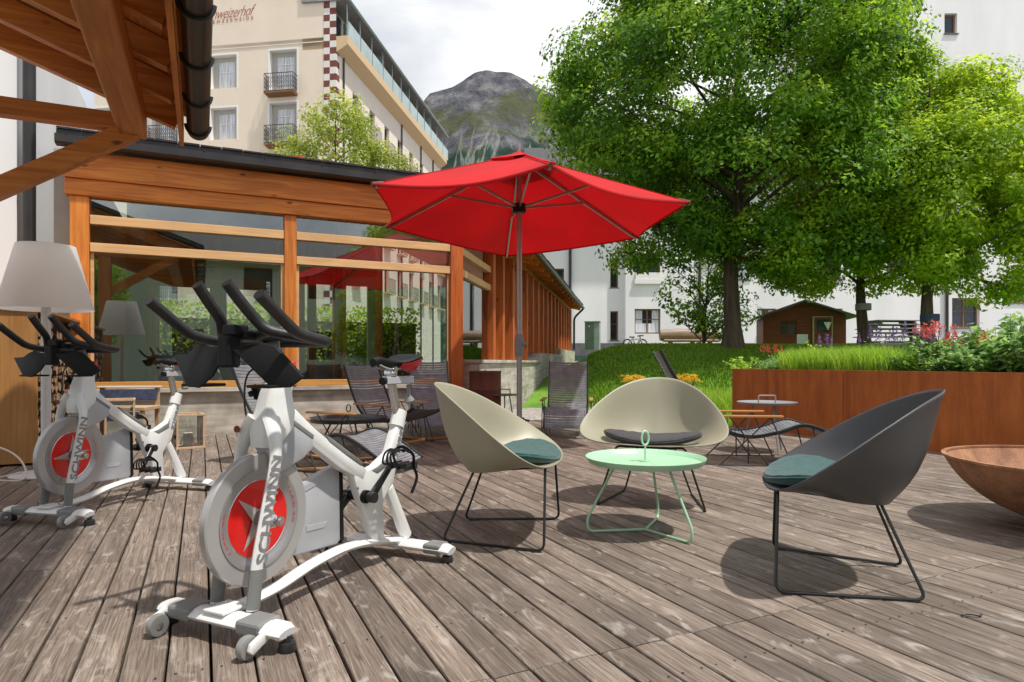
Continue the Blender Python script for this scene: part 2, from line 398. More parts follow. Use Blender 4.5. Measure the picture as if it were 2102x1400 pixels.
def tag(o, label=None, cat=None, group=None, kind=None):
    if label: o['label'] = label
    if cat: o['category'] = cat
    if group: o['group'] = group
    if kind: o['kind'] = kind
    return o
def thing(name, label, cat, loc=(0, 0, 0), rotz=0.0, group=None):
    o = bpy.data.objects.new(name, None); COL.objects.link(o); o.location = loc; o.rotation_euler.z = rotz
    o.empty_display_size = 0.1
    return tag(o, label, cat, group)
def copy_tree(o, parent=None):
    c = o.copy(); COL.objects.link(c)
    if parent: c.parent = parent
    for ch in list(KIDS.get(o.name, [])): copy_tree(ch, c)
    return c
KIDS = {}
def index_kids():
    KIDS.clear()
    for o in bpy.data.objects:
        if o.parent: KIDS.setdefault(o.parent.name, []).append(o)
def dup(o, loc, rotz, label, group=None):
    index_kids(); c = copy_tree(o); c.location = loc; c.rotation_euler.z = rotz; c['label'] = label
    if group: c['group'] = group
    return c
def bez(pts, n=8):
    """Catmull-Rom through points"""
    P = [Vector(p) for p in pts]; P = [P[0] * 2 - P[1]] + P + [P[-1] * 2 - P[-2]]; out = []
    for i in range(1, len(P) - 2):
        for k in range(n):
            t = k / n; a, b, c, d = P[i - 1:i + 3]
            out.append(0.5 * ((2 * b) + (c - a) * t + (2 * a - 5 * b + 4 * c - d) * t * t + (3 * b - a - 3 * c + d) * t ** 3))
    out.append(P[-2]); return out
def fillet(pts, r, n=5, closed=False):
    """polyline with rounded corners"""
    P = [Vector(p) for p in pts]; out = []; m = len(P)
    for i, p in enumerate(P):
        if not closed and i in (0, m - 1): out.append(p); continue
        a = P[i - 1]; b = P[(i + 1) % m]; da = (a - p); db = (b - p)
        rr = min(r, da.length * 0.45, db.length * 0.45); s = p + da.normalized() * rr; e = p + db.normalized() * rr
        for k in range(n + 1):
            t = k / n; out.append(s * (1 - t) ** 2 + p * 2 * t * (1 - t) + e * t * t)
    return out
def text_mesh(name, body, size, m, parent, M, extrude=0.001, shear=0.0, bold=0.0, space=1.0):
    c = bpy.data.curves.new(name, 'FONT'); c.body = body; c.size = size; c.extrude = extrude; c.shear = shear; c.offset = bold
    c.space_character = space; c.align_x = 'LEFT'; c.align_y = 'CENTER'; c.resolution_u = 3
    o = bpy.data.objects.new(name + '_tmp', c); COL.objects.link(o); bpy.context.view_layer.update()
    me = bpy.data.meshes.new_from_object(o.evaluated_get(bpy.context.evaluated_depsgraph_get()))
    bpy.data.objects.remove(o); bpy.data.curves.remove(c)
    me.transform(M); me.materials.clear(); me.materials.append(MATS[m])
    ob = bpy.data.objects.new(name, me); COL.objects.link(ob); ob.parent = parent
    return ob
def basis(o, x, y, z):
    M = Matrix.Identity(4)
    for i, v in enumerate((x, y, z)): M.col[i][:3] = v
    M.col[3][:3] = o
    return M
# deck frame: x runs along the pavilion front, y along the planks
TH = math.atan2(0.4303, 0.9028)
def D(x, y, z=0.0): return Vector((x * 0.9028 - y * 0.4303, x * 0.4303 + y * 0.9028, z))
# ------------------------------------------------------------------ ground, deck
def wall_holes(b, x0, x1, z0, z1, holes, y=0.0, reveal=0.18):
    """front wall sheet in the plane y with rectangular openings and their reveals"""
    xs = sorted({x0, x1} | {h[0] for h in holes} | {h[1] for h in holes}); zs = sorted({z0, z1} | {h[2] for h in holes} | {h[3] for h in holes})
    for i in range(len(xs) - 1):
        for j in range(len(zs) - 1):
            cx, cz = (xs[i] + xs[i + 1]) / 2, (zs[j] + zs[j + 1]) / 2
            if any(h[0] < cx < h[1] and h[2] < cz < h[3] for h in holes): continue
            b.add([(xs[i], y, zs[j]), (xs[i + 1], y, zs[j]), (xs[i + 1], y, zs[j + 1]), (xs[i], y, zs[j + 1])], [(0, 1, 2, 3)])
    for a, c, d, e in holes:
        r = y + reveal
        b.add([(a, y, d), (c, y, d), (c, y, e), (a, y, e), (a, r, d), (c, r, d), (c, r, e), (a, r, e)], [(0, 1, 5, 4), (3, 7, 6, 2), (0, 4, 7, 3), (1, 2, 6, 5)])
def smooth(a, b, x):
    t = max(0.0, min(1.0, (x - a) / (b - a))); return t * t * (3 - 2 * t)
def ground_z(x, y):
    """lawn lies at deck level by the gravel and climbs to a plateau behind"""
    z = 1.42 * smooth(12.2, 18.0, y + 0.10 * (x - 3)) + 0.05 * smooth(20, 34, y)
    z += 0.05 * math.sin(x * 0.9 + 1) * smooth(12, 14, y) * math.cos(y * 0.6)
    z *= smooth(-2.4, 1.8, x - 0.17 * (y - 9))
    return z
def grass_mat():
    m = bpy.data.materials.new('lawn'); m.use_nodes = True
    t = m.node_tree; b = t.nodes['Principled BSDF']; b.inputs['Roughness'].default_value = 0.9
    tc = nd(t, 'ShaderNodeTexCoord')
    n = nd(t, 'ShaderNodeTexNoise'); n.inputs['Scale'].default_value = 0.9; n.inputs['Detail'].default_value = 8
    n2 = nd(t, 'ShaderNodeTexNoise'); n2.inputs['Scale'].default_value = 30; n2.inputs['Detail'].default_value = 4
    t.links.new(tc.outputs['Object'], n.inputs[0]); t.links.new(tc.outputs['Object'], n2.inputs[0])
    ad = nd(t, 'ShaderNodeMath', operation='ADD'); t.links.new(n.outputs[0], ad.inputs[0]); t.links.new(n2.outputs[0], ad.inputs[1])
    mu = nd(t, 'ShaderNodeMath', operation='MULTIPLY'); mu.inputs[1].default_value = 0.5; t.links.new(ad.outputs[0], mu.inputs[0])
    r = ramp(t, [(0.35, (0.06, 0.14, 0.010)), (0.5, (0.12, 0.27, 0.018)), (0.65, (0.20, 0.38, 0.03))]); t.links.new(mu.outputs[0], r.inputs[0])
    # grey paving tone added beyond the lawn to cut green bounce on walls
    sp = nd(t, 'ShaderNodeSeparateXYZ'); t.links.new(tc.outputs['Object'], sp.inputs[0])
    def gate(sock, lo, hi):
        g = nd(t, 'ShaderNodeMapRange'); g.inputs['From Min'].default_value = lo; g.inputs['From Max'].default_value = hi; t.links.new(sp.outputs[sock], g.inputs[0]); return g
    gy = gate('Y', 29.5, 30.0); gx = gate('X', -1.0, -2.0); gf0 = gate('Y', 9.0, 8.5); gf1 = gate('Y', -4.5, -4.0); gf = nd(t, 'ShaderNodeMath', operation='MINIMUM'); t.links.new(gf0.outputs[0], gf.inputs[0]); t.links.new(gf1.outputs[0], gf.inputs[1]); gr_ = gate('X', 17.5, 18.5)
    m1_ = nd(t, 'ShaderNodeMath', operation='MAXIMUM'); t.links.new(gy.outputs[0], m1_.inputs[0]); t.links.new(gx.outputs[0], m1_.inputs[1])
    m2_ = nd(t, 'ShaderNodeMath', operation='MAXIMUM'); t.links.new(m1_.outputs[0], m2_.inputs[0]); t.links.new(gf.outputs[0], m2_.inputs[1])
    m3_ = nd(t, 'ShaderNodeMath', operation='MAXIMUM'); t.links.new(m2_.outputs[0], m3_.inputs[0]); t.links.new(gr_.outputs[0], m3_.inputs[1])
    rp = ramp(t, [(0.35, (0.20, 0.185, 0.17)), (0.65, (0.33, 0.31, 0.29))]); t.links.new(mu.outputs[0], rp.inputs[0])
    mxg = nd(t, 'ShaderNodeMix', data_type='RGBA'); t.links.new(m3_.outputs[0], mxg.inputs['Factor']); t.links.new(r.outputs[0], mxg.inputs['A']); t.links.new(rp.outputs[0], mxg.inputs['B'])
    t.links.new(mxg.outputs['Result'], b.inputs['Base Color'])
    bp = nd(t, 'ShaderNodeBump'); bp.inputs['Strength'].default_value = 0.8; bp.inputs['Distance'].default_value = 0.04
    t.links.new(n2.outputs[0], bp.inputs['Height']); t.links.new(bp.outputs[0], b.inputs['Normal']); MATS['lawn'] = m
grass_mat()
def build_ground():
    b = MB(); xs = list(np.concatenate([np.linspace(-900, -12, 12), np.linspace(-10, 26, 90), np.linspace(30, 900, 12)]))
    ys = list(np.concatenate([np.linspace(-60, 8, 10), np.linspace(9, 40, 90), np.linspace(45, 1500, 14)]))
    vs = [(x, y, ground_z(x, y) - 0.09) for y in ys for x in xs]; n = len(xs)
    fs = [(j * n + i, j * n + i + 1, (j + 1) * n + i + 1, (j + 1) * n + i) for j in range(len(ys) - 1) for i in range(n - 1)]
    b.add(vs, fs, True); tag(b.build('ground', 'lawn'), kind='structure')
build_ground()

def deck_mat():
    m = bpy.data.materials.new('deck_boards'); m.use_nodes = True
    t = m.node_tree; b = t.nodes['Principled BSDF']; b.inputs['Roughness'].default_value = 0.62; b.inputs['Specular IOR Level'].default_value = 0.4
    tc = nd(t, 'ShaderNodeTexCoord'); at = nd(t, 'ShaderNodeAttribute', attribute_name='rnd')
    off = nd(t, 'ShaderNodeVectorMath', operation='SCALE'); off.inputs[0].default_value = (13.0, 57.0, 5.0); t.links.new(at.outputs['Fac'], off.inputs['Scale'])
    addv = nd(t, 'ShaderNodeVectorMath', operation='ADD'); t.links.new(tc.outputs['Object'], addv.inputs[0]); t.links.new(off.outputs[0], addv.inputs[1])
    def noise_(sc, scale, det, dist=0.0, rough=0.5):
        mp = nd(t, 'ShaderNodeMapping'); mp.inputs['Scale'].default_value = sc; t.links.new(addv.outputs[0], mp.inputs[0])
        n = nd(t, 'ShaderNodeTexNoise'); n.inputs['Scale'].default_value = scale; n.inputs['Detail'].default_value = det; n.inputs['Distortion'].default_value = dist; n.inputs['Roughness'].default_value = rough
        t.links.new(mp.outputs[0], n.inputs[0]); return n
    grain = noise_((85, 2.6, 30), 1.0, 10, 1.6, 0.68)
    fibre = noise_((300, 9, 60), 1.0, 5, 0.6)
    patch = noise_((3.0, 1.2, 3), 1.0, 5)
    fleck = noise_((17, 6.5, 16), 1.0, 6, 0.9, 0.58)
    r1 = ramp(t, [(0.28, (0.074, 0.054, 0.041)), (0.44, (0.140, 0.108, 0.086)), (0.57, (0.218, 0.176, 0.144)), (0.76, (0.36, 0.305, 0.262))]); t.links.new(grain.outputs[0], r1.inputs[0])
    # per-board tone
    tone = nd(t, 'ShaderNodeMapRange'); tone.inputs['To Min'].default_value = 0.85; tone.inputs['To Max'].default_value = 1.28; t.links.new(at.outputs['Fac'], tone.inputs[0])
    hs = nd(t, 'ShaderNodeHueSaturation'); t.links.new(tone.outputs[0], hs.inputs['Value']); t.links.new(r1.outputs[0], hs.inputs['Color'])
    pm = nd(t, 'ShaderNodeMapRange'); pm.inputs['From Min'].default_value = 0.3; pm.inputs['From Max'].default_value = 0.7; pm.inputs['To Min'].default_value = 0.62; pm.inputs['To Max'].default_value = 1.3; t.links.new(patch.outputs[0], pm.inputs[0])
    hs2 = nd(t, 'ShaderNodeHueSaturation'); t.links.new(pm.outputs[0], hs2.inputs['Value']); t.links.new(hs.outputs[0], hs2.inputs['Color'])
    # pale weathered flecks
    fr = ramp(t, [(0.56, (0, 0, 0)), (0.76, (0.72, 0.72, 0.72))]); t.links.new(fleck.outputs[0], fr.inputs[0])
    mx = nd(t, 'ShaderNodeMix', data_type='RGBA'); t.links.new(fr.outputs[0], mx.inputs['Factor']); t.links.new(hs2.outputs[0], mx.inputs['A']); mx.inputs['B'].default_value = (0.52, 0.475, 0.43, 1)
    # knots
    mpk = nd(t, 'ShaderNodeMapping'); mpk.inputs['Scale'].default_value = (7, 2.4, 1); t.links.new(addv.outputs[0], mpk.inputs[0])
    vk = nd(t, 'ShaderNodeTexVoronoi'); vk.inputs['Scale'].default_value = 1; t.links.new(mpk.outputs[0], vk.inputs[0])
    kr = ramp(t, [(0.03, (0.3, 0.3, 0.3)), (0.085, (1, 1, 1))]); t.links.new(vk.outputs['Distance'], kr.inputs[0])
    mk = nd(t, 'ShaderNodeMix', data_type='RGBA'); t.links.new(kr.outputs[0], mk.inputs['Factor']); mk.inputs['A'].default_value = (0.07, 0.04, 0.025, 1); t.links.new(mx.outputs['Result'], mk.inputs['B'])
    # cracks along the fibre
    fc = ramp(t, [(0.28, (0.35, 0.33, 0.32)), (0.40, (1, 1, 1))]); t.links.new(fibre.outputs[0], fc.inputs[0])
    ml = nd(t, 'ShaderNodeMix', data_type='RGBA', blend_type='MULTIPLY'); ml.inputs['Factor'].default_value = 0.9; t.links.new(mk.outputs['Result'], ml.inputs['A']); t.links.new(fc.outputs[0], ml.inputs['B'])
    t.links.new(ml.outputs['Result'], b.inputs['Base Color'])
    ad = nd(t, 'ShaderNodeMath', operation='ADD'); t.links.new(grain.outputs[0], ad.inputs[0]); t.links.new(fibre.outputs[0], ad.inputs[1])
    bp = nd(t, 'ShaderNodeBump'); bp.inputs['Strength'].default_value = 0.55; bp.inputs['Distance'].default_value = 0.006
    t.links.new(ad.outputs[0], bp.inputs['Height']); t.links.new(bp.outputs[0], b.inputs['Normal']); MATS['deck_boards'] = m
deck_mat()
def build_deck():
    b = MB(); rnd = []; r_ = random.Random(3)
    pitch = 0.1205; w = 0.1130; y0 = -3.2; y1 = 8.9; i = 0
    x = -6.6
    while x < 6.55:
        if x > -0.45: joints = [1.69 + r_.uniform(-0.004, 0.004) + k * 4.0 for k in (-1, 0, 1)]
        else:
            o = r_.choice([2.69, 0.6, 4.4, 3.4]); joints = [o - 4, o, o + 4]
        ys = [y0] + [j for j in joints if y0 < j < y1] + [y1]
        tilt = r_.uniform(-0.0015, 0.0015)
        for k in range(len(ys) - 1):
            a = ys[k] + 0.002; c = ys[k + 1] - 0.002; dz = r_.uniform(-0.0018, 0.0012); e = 0.005
            sk = r_.uniform(-0.0012, 0.0012)
            n = 6
            prof = [(0, -0.028), (0, -0.006), (e * 0.35, -0.0018), (e, 0.0), (w * 0.5, 0.0012), (w - e, 0.0), (w - e * 0.35, -0.0018), (w, -0.006), (w, -0.028)]
            vs = []; m = len(prof)
            for yy, s in ((a, sk), (c, -sk)):
                for px, pz in prof: vs.append(D(x + px + s, yy, pz + dz + tilt * (px - w / 2) * 20))
            fs = [(q, q + 1, m + q + 1, m + q) for q in range(m - 1)] + [tuple(range(m)), tuple(range(m, 2 * m))[::-1]]
            b.add([(v.x, v.y, v.z) for v in vs], fs); rnd += [r_.random()] * len(fs)
        x += pitch; i += 1
    # object space of the deck = deck frame
    M = Matrix.Rotation(-TH, 4, 'Z'); b.v = [tuple(M @ Vector(v)) for v in b.v]
    me = bpy.data.meshes.new('deck'); me.from_pydata(b.v, [], b.f); me.materials.append(MATS['deck_boards'])
    at = me.attributes.new('rnd', 'FLOAT', 'FACE'); at.data.foreach_set('value', rnd); me.update()
    o = bpy.data.objects.new('deck', me); COL.objects.link(o); o.rotation_euler.z = TH; tag(o, kind='structure')
    q = MB(); g_ = random.Random(8)
    nb_ = int((6.55 + 6.6) / pitch)
    for i_ in range(nb_):
        for j_ in range(15):
            yy = -1.0 + 0.62 * j_
            for fx in (0.022, 0.091):
                X_ = -6.6 + i_ * pitch + fx + g_.uniform(-0.003, 0.003); Y_ = yy + g_.uniform(-0.006, 0.006)
                q.add([(X_ + 0.0042 * math.cos(a), Y_ + 0.0042 * math.sin(a), 0.0022) for a in np.linspace(0, 2 * math.pi, 7)[:-1]], [tuple(range(6))])
    o = q.build('deck_screws', 'iron', rotz=TH); tag(o, kind='structure')
    u = MB(); u.box(-6.6, 6.6, y0, y1, -0.075, -0.045); tag(u.build('deck_dark_sheet', 'soil', rotz=TH), kind='structure')  # dark sheet added below the boards so the gaps read as shade
build_deck()

def gravel_mat():
    m = bpy.data.materials.new('gravel'); m.use_nodes = True
    t = m.node_tree; b = t.nodes['Principled BSDF']; b.inputs['Roughness'].default_value = 0.9
    tc = nd(t, 'ShaderNodeTexCoord'); v = nd(t, 'ShaderNodeTexVoronoi'); v.inputs['Scale'].default_value = 28
    t.links.new(tc.outputs['Object'], v.inputs[0])
    r = ramp(t, [(0.0, (0.16, 0.14, 0.13)), (0.5, (0.36, 0.33, 0.31)), (1.0, (0.55, 0.51, 0.48))]); t.links.new(v.outputs['Color'], r.inputs[0]); t.links.new(r.outputs[0], b.inputs['Base Color'])
    bp = nd(t, 'ShaderNodeBump'); bp.inputs['Strength'].default_value = 1.0; bp.inputs['Distance'].default_value = 0.02; bp.invert = True
    t.links.new(v.outputs['Distance'], bp.inputs['Height']); t.links.new(bp.outputs[0], b.inputs['Normal']); MATS['gravel'] = m
gravel_mat()
def build_gravel():
    b = MB(); P = []; nx, ny = 40, 8
    for j in range(ny + 1):
        for i in range(nx + 1):
            x = 3.2 + i * (6.5 / nx); y = 8.92 + j / ny * (2.5 + 0.25 * math.sin(i * 0.9) + 0.12 * math.sin(i * 2.3)); p = D(x, y)
            P.append((p.x, p.y, max(-0.03, ground_z(p.x, p.y) - 0.075)))
    b.add(P, [(j * (nx + 1) + i, j * (nx + 1) + i + 1, (j + 1) * (nx + 1) + i + 1, (j + 1) * (nx + 1) + i) for j in range(ny) for i in range(nx)], True)
    tag(b.build('gravel', 'gravel'), kind='structure')
build_gravel()

# ------------------------------------------------------------------ glazed pavilion
PX0, PX1, PY = -1.67 + 0.4, 3.34, 8.92      # front: D(x, 8.92); corner posts at these x
PAV = thing('glazed_pavilion', 'orange timber pavilion with large glass panes on a low concrete wall', 'building', D(0, PY), TH)
def tpost(x, y=0.0): return x
XL = -3.477 * 0.9028 + 8.223 * 0.4303       # deck-frame x of the reference point
pl, pm, pr = XL - 1.67, XL + 0.635, XL + 2.937
def pav():
    P = PAV
    b = MB(); b.box(pl - 0.3, pr + 0.02, 0.0, 0.25, -0.1, 0.52); b.build('wall', 'concrete', P)
    b = MB(); b.box(pl - 0.3, pr - 0.09, -0.06, 0.27, 0.523, 0.58, bev=0.006); b.build('window_ledge', 'concrete', P)
    for x, w in ((pl, 0.19), (pm, 0.15), (pr, 0.19)):
        b = MB(); b.box(x - w / 2, x + w / 2, -0.07, 0.13, (0.585 if x != pr else 0.5), 2.80, bev=0.008); b.build('post', 'red_post' if x == pr else 'timber_z', P)
    b = MB(); b.box(pr - 0.11, pr + 0.13, -0.16, 0.1, -0.08, 0.498, bev=0.01); b.build('post_footing', 'concrete', P)
    b = MB(); b.box(pl - 0.14, pr + 0.35, -0.10, 0.10, 2.803, 2.99, bev=0.008); b.build('lower_beam', 'timber_x', P)
    b = MB(); b.box(pl - 0.14, pr + 0.42, -0.125, 0.10, 2.993, 3.30, bev=0.008); b.build('upper_beam', 'timber_x', P)
    b = MB()
    for (xa, xb) in ((pl + 0.1, pm - 0.078), (pm + 0.078, pr - 0.1)):
        bb = MB(); bb.box(xa, xb, -0.045, 0.05, 0.583, 0.66, bev=0.004); bb.build('bottom_rail', 'sill_wood', P)
        for z in (2.17, 2.49):
            bb = MB(); bb.box(xa, xb, -0.055, 0.06, z, z + 0.105, bev=0.004); bb.build('rail', 'light_rail', P)
        for (za, zb) in ((0.662, 2.168), (2.277, 2.488), (2.597, 2.80)):
            bb = MB(); bb.box(xa + 0.002, xb - 0.002, 0.0, 0.012, za, zb); bb.build('glass_pane', 'glass', P)
        for xx in (xa, xb - 0.035):
            bb = MB(); bb.box(xx, xx + 0.035, -0.02, 0.045, 0.662, 2.168); bb.build('window_frame', 'light_rail', P)
    # gutter and roof
    b = MB()
    for i, z in enumerate((3.32, 3.40)):
        pass
    prof = [(-0.30, 3.42), (-0.30, 3.335), (-0.27, 3.315), (-0.16, 3.315), (-0.135, 3.335), (-0.135, 3.42), (-0.15, 3.42), (-0.15, 3.34), (-0.165, 3.33), (-0.265, 3.33), (-0.285, 3.345), (-0.285, 3.42)]
    b.prism(prof, pl - 0.2, pr + 0.55); g = b.build('gutter', 'gutter_metal', P)
    for k in range(9):
        x = pl - 0.1 + k * 0.69; c = MB(); c.box(x, x + 0.02, -0.31, -0.13, 3.422, 3.432); c.build('gutter_bracket', 'gutter_metal', g)
    b = MB(); b.prism([(-0.20, 3.44), (5.2, 4.35), (5.2, 4.43), (-0.20, 3.50)], pl - 0.2, pr + 0.5); rf = b.build('roof', 'roof_slate', P)
    for k in range(7):
        c = MB(); y = -0.22 + 0.5 * k; z = 3.505 + 0.168 * (y + 0.2)
        M = Matrix.Translation((0, y, z)) @ Matrix.Rotation(math.atan(0.168), 4, 'X')
        for q in range(22):
            x = pl - 0.2 + q * ((pr - pl + 0.7) / 22); c.box(x + 0.004, x + (pr - pl + 0.7) / 22 - 0.004, 0, 0.5, 0, 0.018 + 0.01 * random.random(), M=M)
        c.build('slate_course', 'roof_slate', rf)
    # interior
    b = MB(); b.box(pl - 0.3, pr, 0.25, 5.0, -0.05, 0.50); b.build('floor', 'floor_inside', P)
    b = MB(); b.box(pl - 0.3, pl + 0.02, 0.26, 5.0, 0.502, 3.4); b.build('side_wall', 'room_wall', P)
    b = MB(); wall_holes(b, pl + 0.02, pr, 0.502, 3.9, [(pl + 0.55, pl + 1.4, 1.0, 2.5), (pl + 1.7, pl + 2.5, 1.0, 2.5), (pl + 3.1, pl + 3.85, 0.9, 2.5), (pl + 4.0, pr - 0.15, 0.6, 2.5)], 4.9, 0.1); b.build('back_wall', 'room_wall', P)
    for x in (pl + 0.35, pl + 1.45, pl + 2.6, pm + 0.9, pr - 0.9):
        b = MB(); b.box(x, x + 0.16, 4.72, 4.88, 0.502, 3.6); b.build('rear_post', 'timber_z', P)
    b = MB(); b.box(pl, pr, 4.70, 4.86, 2.7, 2.95); b.build('rear_beam', 'timber_x', P)
    for x in (pl + 0.2, pm, pr - 0.12):
        b = MB(); b.beam((x, 0.15, 3.15), (x, 4.8, 3.85), 0.1, 0.2); b.build('rafter', 'timber_y', P)
    # low white counter and shelf seen through the panes
    b = MB(); b.box(pl + 0.7, pm + 0.4, 2.6, 3.3, 0.502, 1.05, bev=0.01); b.build('counter', 'reveal_white', P)
    b = MB(); b.box(pl + 0.35, pl + 2.2, 2.2, 2.35, 2.05, 2.22); b.build('tie_beam', 'timber_x', P)
pav()

# the long wing that runs back from the pavilion
WA = math.atan(0.179)
WING = thing('timber_arcade', 'long timber arcade of red brown posts running back from the glazed pavilion', 'building', (-0.826, 9.487, 0), -WA)
def wing():
    P = WING; L = 18.3
    b = MB(); b.box(-0.12, 0.30, 0.25, 7.2, -0.1, 0.87); b.build('low_wall', 'concrete', P)
    b = MB(); b.box(-0.14, 0.34, 0.22, 7.2, 0.873, 0.925, bev=0.006); b.build('wall_coping', 'concrete', P)
    b = MB(); b.box(-0.12, 0.28, 7.21, 12.4, 0.2, 1.12); b.build('low_wall', 'concrete', P)
    b = MB(); b.box(-0.12, 0.26, 12.41, L, 0.2, 1.32); b.build('low_wall', 'concrete', P)
    ys = [2.3, 3.2, 4.3, 5.2, 6.2, 7.2, 8.2, 9.2, 10.2, 11.2, 12.2, 13.2, 14.2, 15.2, 16.2, 17.2, 18.15]
    for i, y in enumerate(ys):
        z0 = 0.928 if y < 7.1 else (1.123 if y < 12.4 else 1.323)
        b = MB(); b.box(-0.09, 0.11, y - 0.10, y + 0.10, z0, 3.05, bev=0.006); b.build('post', 'red_post', P)
        c = MB(); c.beam((0.05, y, 3.22), (0.50, y, 3.10), 0.09, 0.13); c.build('rafter_end', 'timber_x', P)
    for y0_, y1_ in ((4.45, 5.05), (5.4, 6.0), (8.4, 9.0), (11.4, 12.0), (14.4, 15.0), (16.4, 17.0)):
        b = MB(); b.box(-0.03, 0.03, y0_, y1_, 1.33, 2.9); b.build('board_panel', 'red_post', P)
    b = MB(); b.box(-0.10, 0.10, 0.15, L + 0.1, 3.053, 3.30, bev=0.006); b.build('beam', 'timber_y', P)
    for z in (2.17, 2.49):
        b = MB(); b.box(-0.05, 0.06, 0.12, 2.2, z, z + 0.105, bev=0.004); b.build('rail', 'light_rail', P)
    b = MB(); b.box(-0.01, 0.0, 0.12, 2.2, 0.93, 2.168); b.build('glass_pane', 'glass', P)
    b = MB(); b.prism([(0.52, 3.17), (-3.2, 3.72), (-3.2, 3.82), (0.55, 3.27)], 0.3, L + 0.3, plane='xz'); rf = b.build('roof', 'timber_y', P)
    bb = MB()
    for k in range(7):
        x = 0.55 - k * 0.52; z = 3.275 + k * 0.52 * 0.146
        for q in range(34):
            y = 0.3 + q * L / 34
            M = Matrix.Translation((x, y, z + random.uniform(0, 0.03))) @ Matrix.Rotation(math.atan(0.146), 4, 'Y')
            bb.box(-0.56, 0.05, 0.01, L / 34 - 0.01, 0, 0.03, M=M)
    bb.build('slate_courses', 'roof_slate', rf)
    b = MB(); b.tube([(0.60, 0.6, 3.17), (0.60, L + 0.3, 3.17)], 0.06, 10); g = b.build('gutter', 'gutter_metal', P)
    b = MB(); b.tube(fillet([(0.60, L + 0.1, 3.12), (0.22, L + 0.1, 2.75), (0.22, L + 0.1, 1.4)], 0.15), 0.045, 8); b.build('downpipe', 'gutter_metal', P)
    # far side of the wing seen through the first bay
    for y in (1.3, 3.0, 5.0):
        b = MB(); b.box(-3.3, -3.14, y, y + 0.16, 0.5, 4.5); b.build('rear_post', 'red_post', P)
    b = MB(); b.box(-3.3, 0.0, 0.3, L, 0.35, 0.5); b.build('floor', 'floor_inside', P)
wing()

# ------------------------------------------------------------------ open timber roof overhead on the left
SH = thing('timber_shelter', 'open timber roof shelter overhead with rafters, a knee brace and a dark gutter', 'shelter', (-2.42, 5.0, 0), TH)
def shelter():
    P = SH; k = 0.367
    def zr(x): return 2.60 - k * x
    ys = [-0.05 - 0.545 * i for i in range(13)]
    for y in ys:
        b = MB(); b.beam((-0.13, y, zr(-0.13) + 0.075), (-3.6, y, zr(-3.6) + 0.075), 0.075, 0.15); b.build('rafter', 'shade_timber_x', P)
    # roof boards laid across the rafters, each a little different
    b = MB(); y = 0.06
    n = 30
    for i in range(n):
        x0 = -0.06 - i * 0.122; M = Matrix.Translation((x0, 0, zr(x0) + 0.165)) @ Matrix.Rotation(math.atan(k), 4, 'Y')
        b.box(-0.126, 0, -6.8, 0.08, 0, 0.02, M=M)
    b.build('roof_boards', 'shade_timber_y', P)
    b = MB(); b.prism([(0.06, zr(0) + 0.20), (-3.7, zr(-3.7) + 0.20), (-3.7, zr(-3.7) + 0.27), (0.06, zr(0) + 0.27)], -6.8, 0.10, plane='xz'); b.build('roof_covering', 'roof_slate', P)
    b = MB(); b.box(-0.125, -0.095, -6.8, 0.10, 2.57, 2.83); b.build('fascia', 'timber_y', P)
    b = MB(); b.box(-0.52, -0.34, -6.8, 0.03, 2.56, 2.745, bev=0.012); b.build('purlin', 'shade_timber_y', P)
    b = MB(); b.box(-3.6, -0.522, -0.07, 0.05, 2.59, 2.71, bev=0.008); b.build('tie_beam', 'shade_timber_x', P)
    b = MB(); b.beam((-0.44, -0.01, 2.60), (-1.42, -0.01, 1.96), 0.11, 0.125, up=(0, 0, 1), ext=0.02); b.build('knee_brace', 'shade_timber_x', P)
    b = MB(); b.box(-1.47, -1.30, -0.09, 0.08, 0.0, 2.585, bev=0.01); b.build('post', 'shade_timber_z', P)
    # half-round gutter with brackets
    b = MB(); r = 0.078; cx = 0.005; cz = 2.68
    out = [(cx + r * math.cos(a), cz + r * math.sin(a)) for a in np.linspace(math.pi, 2 * math.pi, 14)]
    inn = [(cx + (r - 0.006) * math.cos(a), cz + (r - 0.006) * math.sin(a)) for a in np.linspace(2 * math.pi, math.pi, 14)]
    b.prism(out + inn, -6.8, 0.0, plane='xz')
    b.prism([(cx + r * math.cos(a), cz + r * math.sin(a)) for a in np.linspace(math.pi, 2 * math.pi, 14)], 0.0, 0.006, plane='xz')
    g = b.build('gutter', 'gutter_metal', P)
    for i in range(11):
        y = -0.12 - i * 0.62; c = MB()
        arc = [(cx + (r + 0.005) * math.cos(a), y, cz + (r + 0.005) * math.sin(a)) for a in np.linspace(math.pi, 2 * math.pi, 14)]
        c.tube(arc, 0.009, 6, flat=(1.6, 0.7), up=(0, 1, 0)); c.build('gutter_bracket', 'gutter_metal', g)
shelter()

# white house wall behind the shelter, with a downpipe
def left_house():
    P = thing('white_house', 'tall white plastered house wall rising behind the timber shelter', 'building', D(pl - 0.5, PY + 0.25), TH)
    b = MB(); b.box(-6, -0.15, 0.0, 6.0, -0.1, 5.6); b.build('wall', 'white_plaster', P)
    b = MB(); b.tube([(-0.02, -0.06, -0.05), (-0.02, -0.06, 5.55)], 0.065, 10); b.build('downpipe', 'gutter_metal', P)
    for z in (1.2, 3.0, 4.8):
        b = MB(); b.tube([(-0.02, -0.06, z), (-0.02, -0.06, z + 0.05)], 0.078, 10); b.build('pipe_clamp', 'gutter_metal', P)
    b = MB(); b.box(-1.25, -0.8, -0.05, 0.002, 1.9, 2.75, bev=0.01); b.build('wall_box', 'white_plaster', P)  # plain plastered box standing out from the wall
left_house()
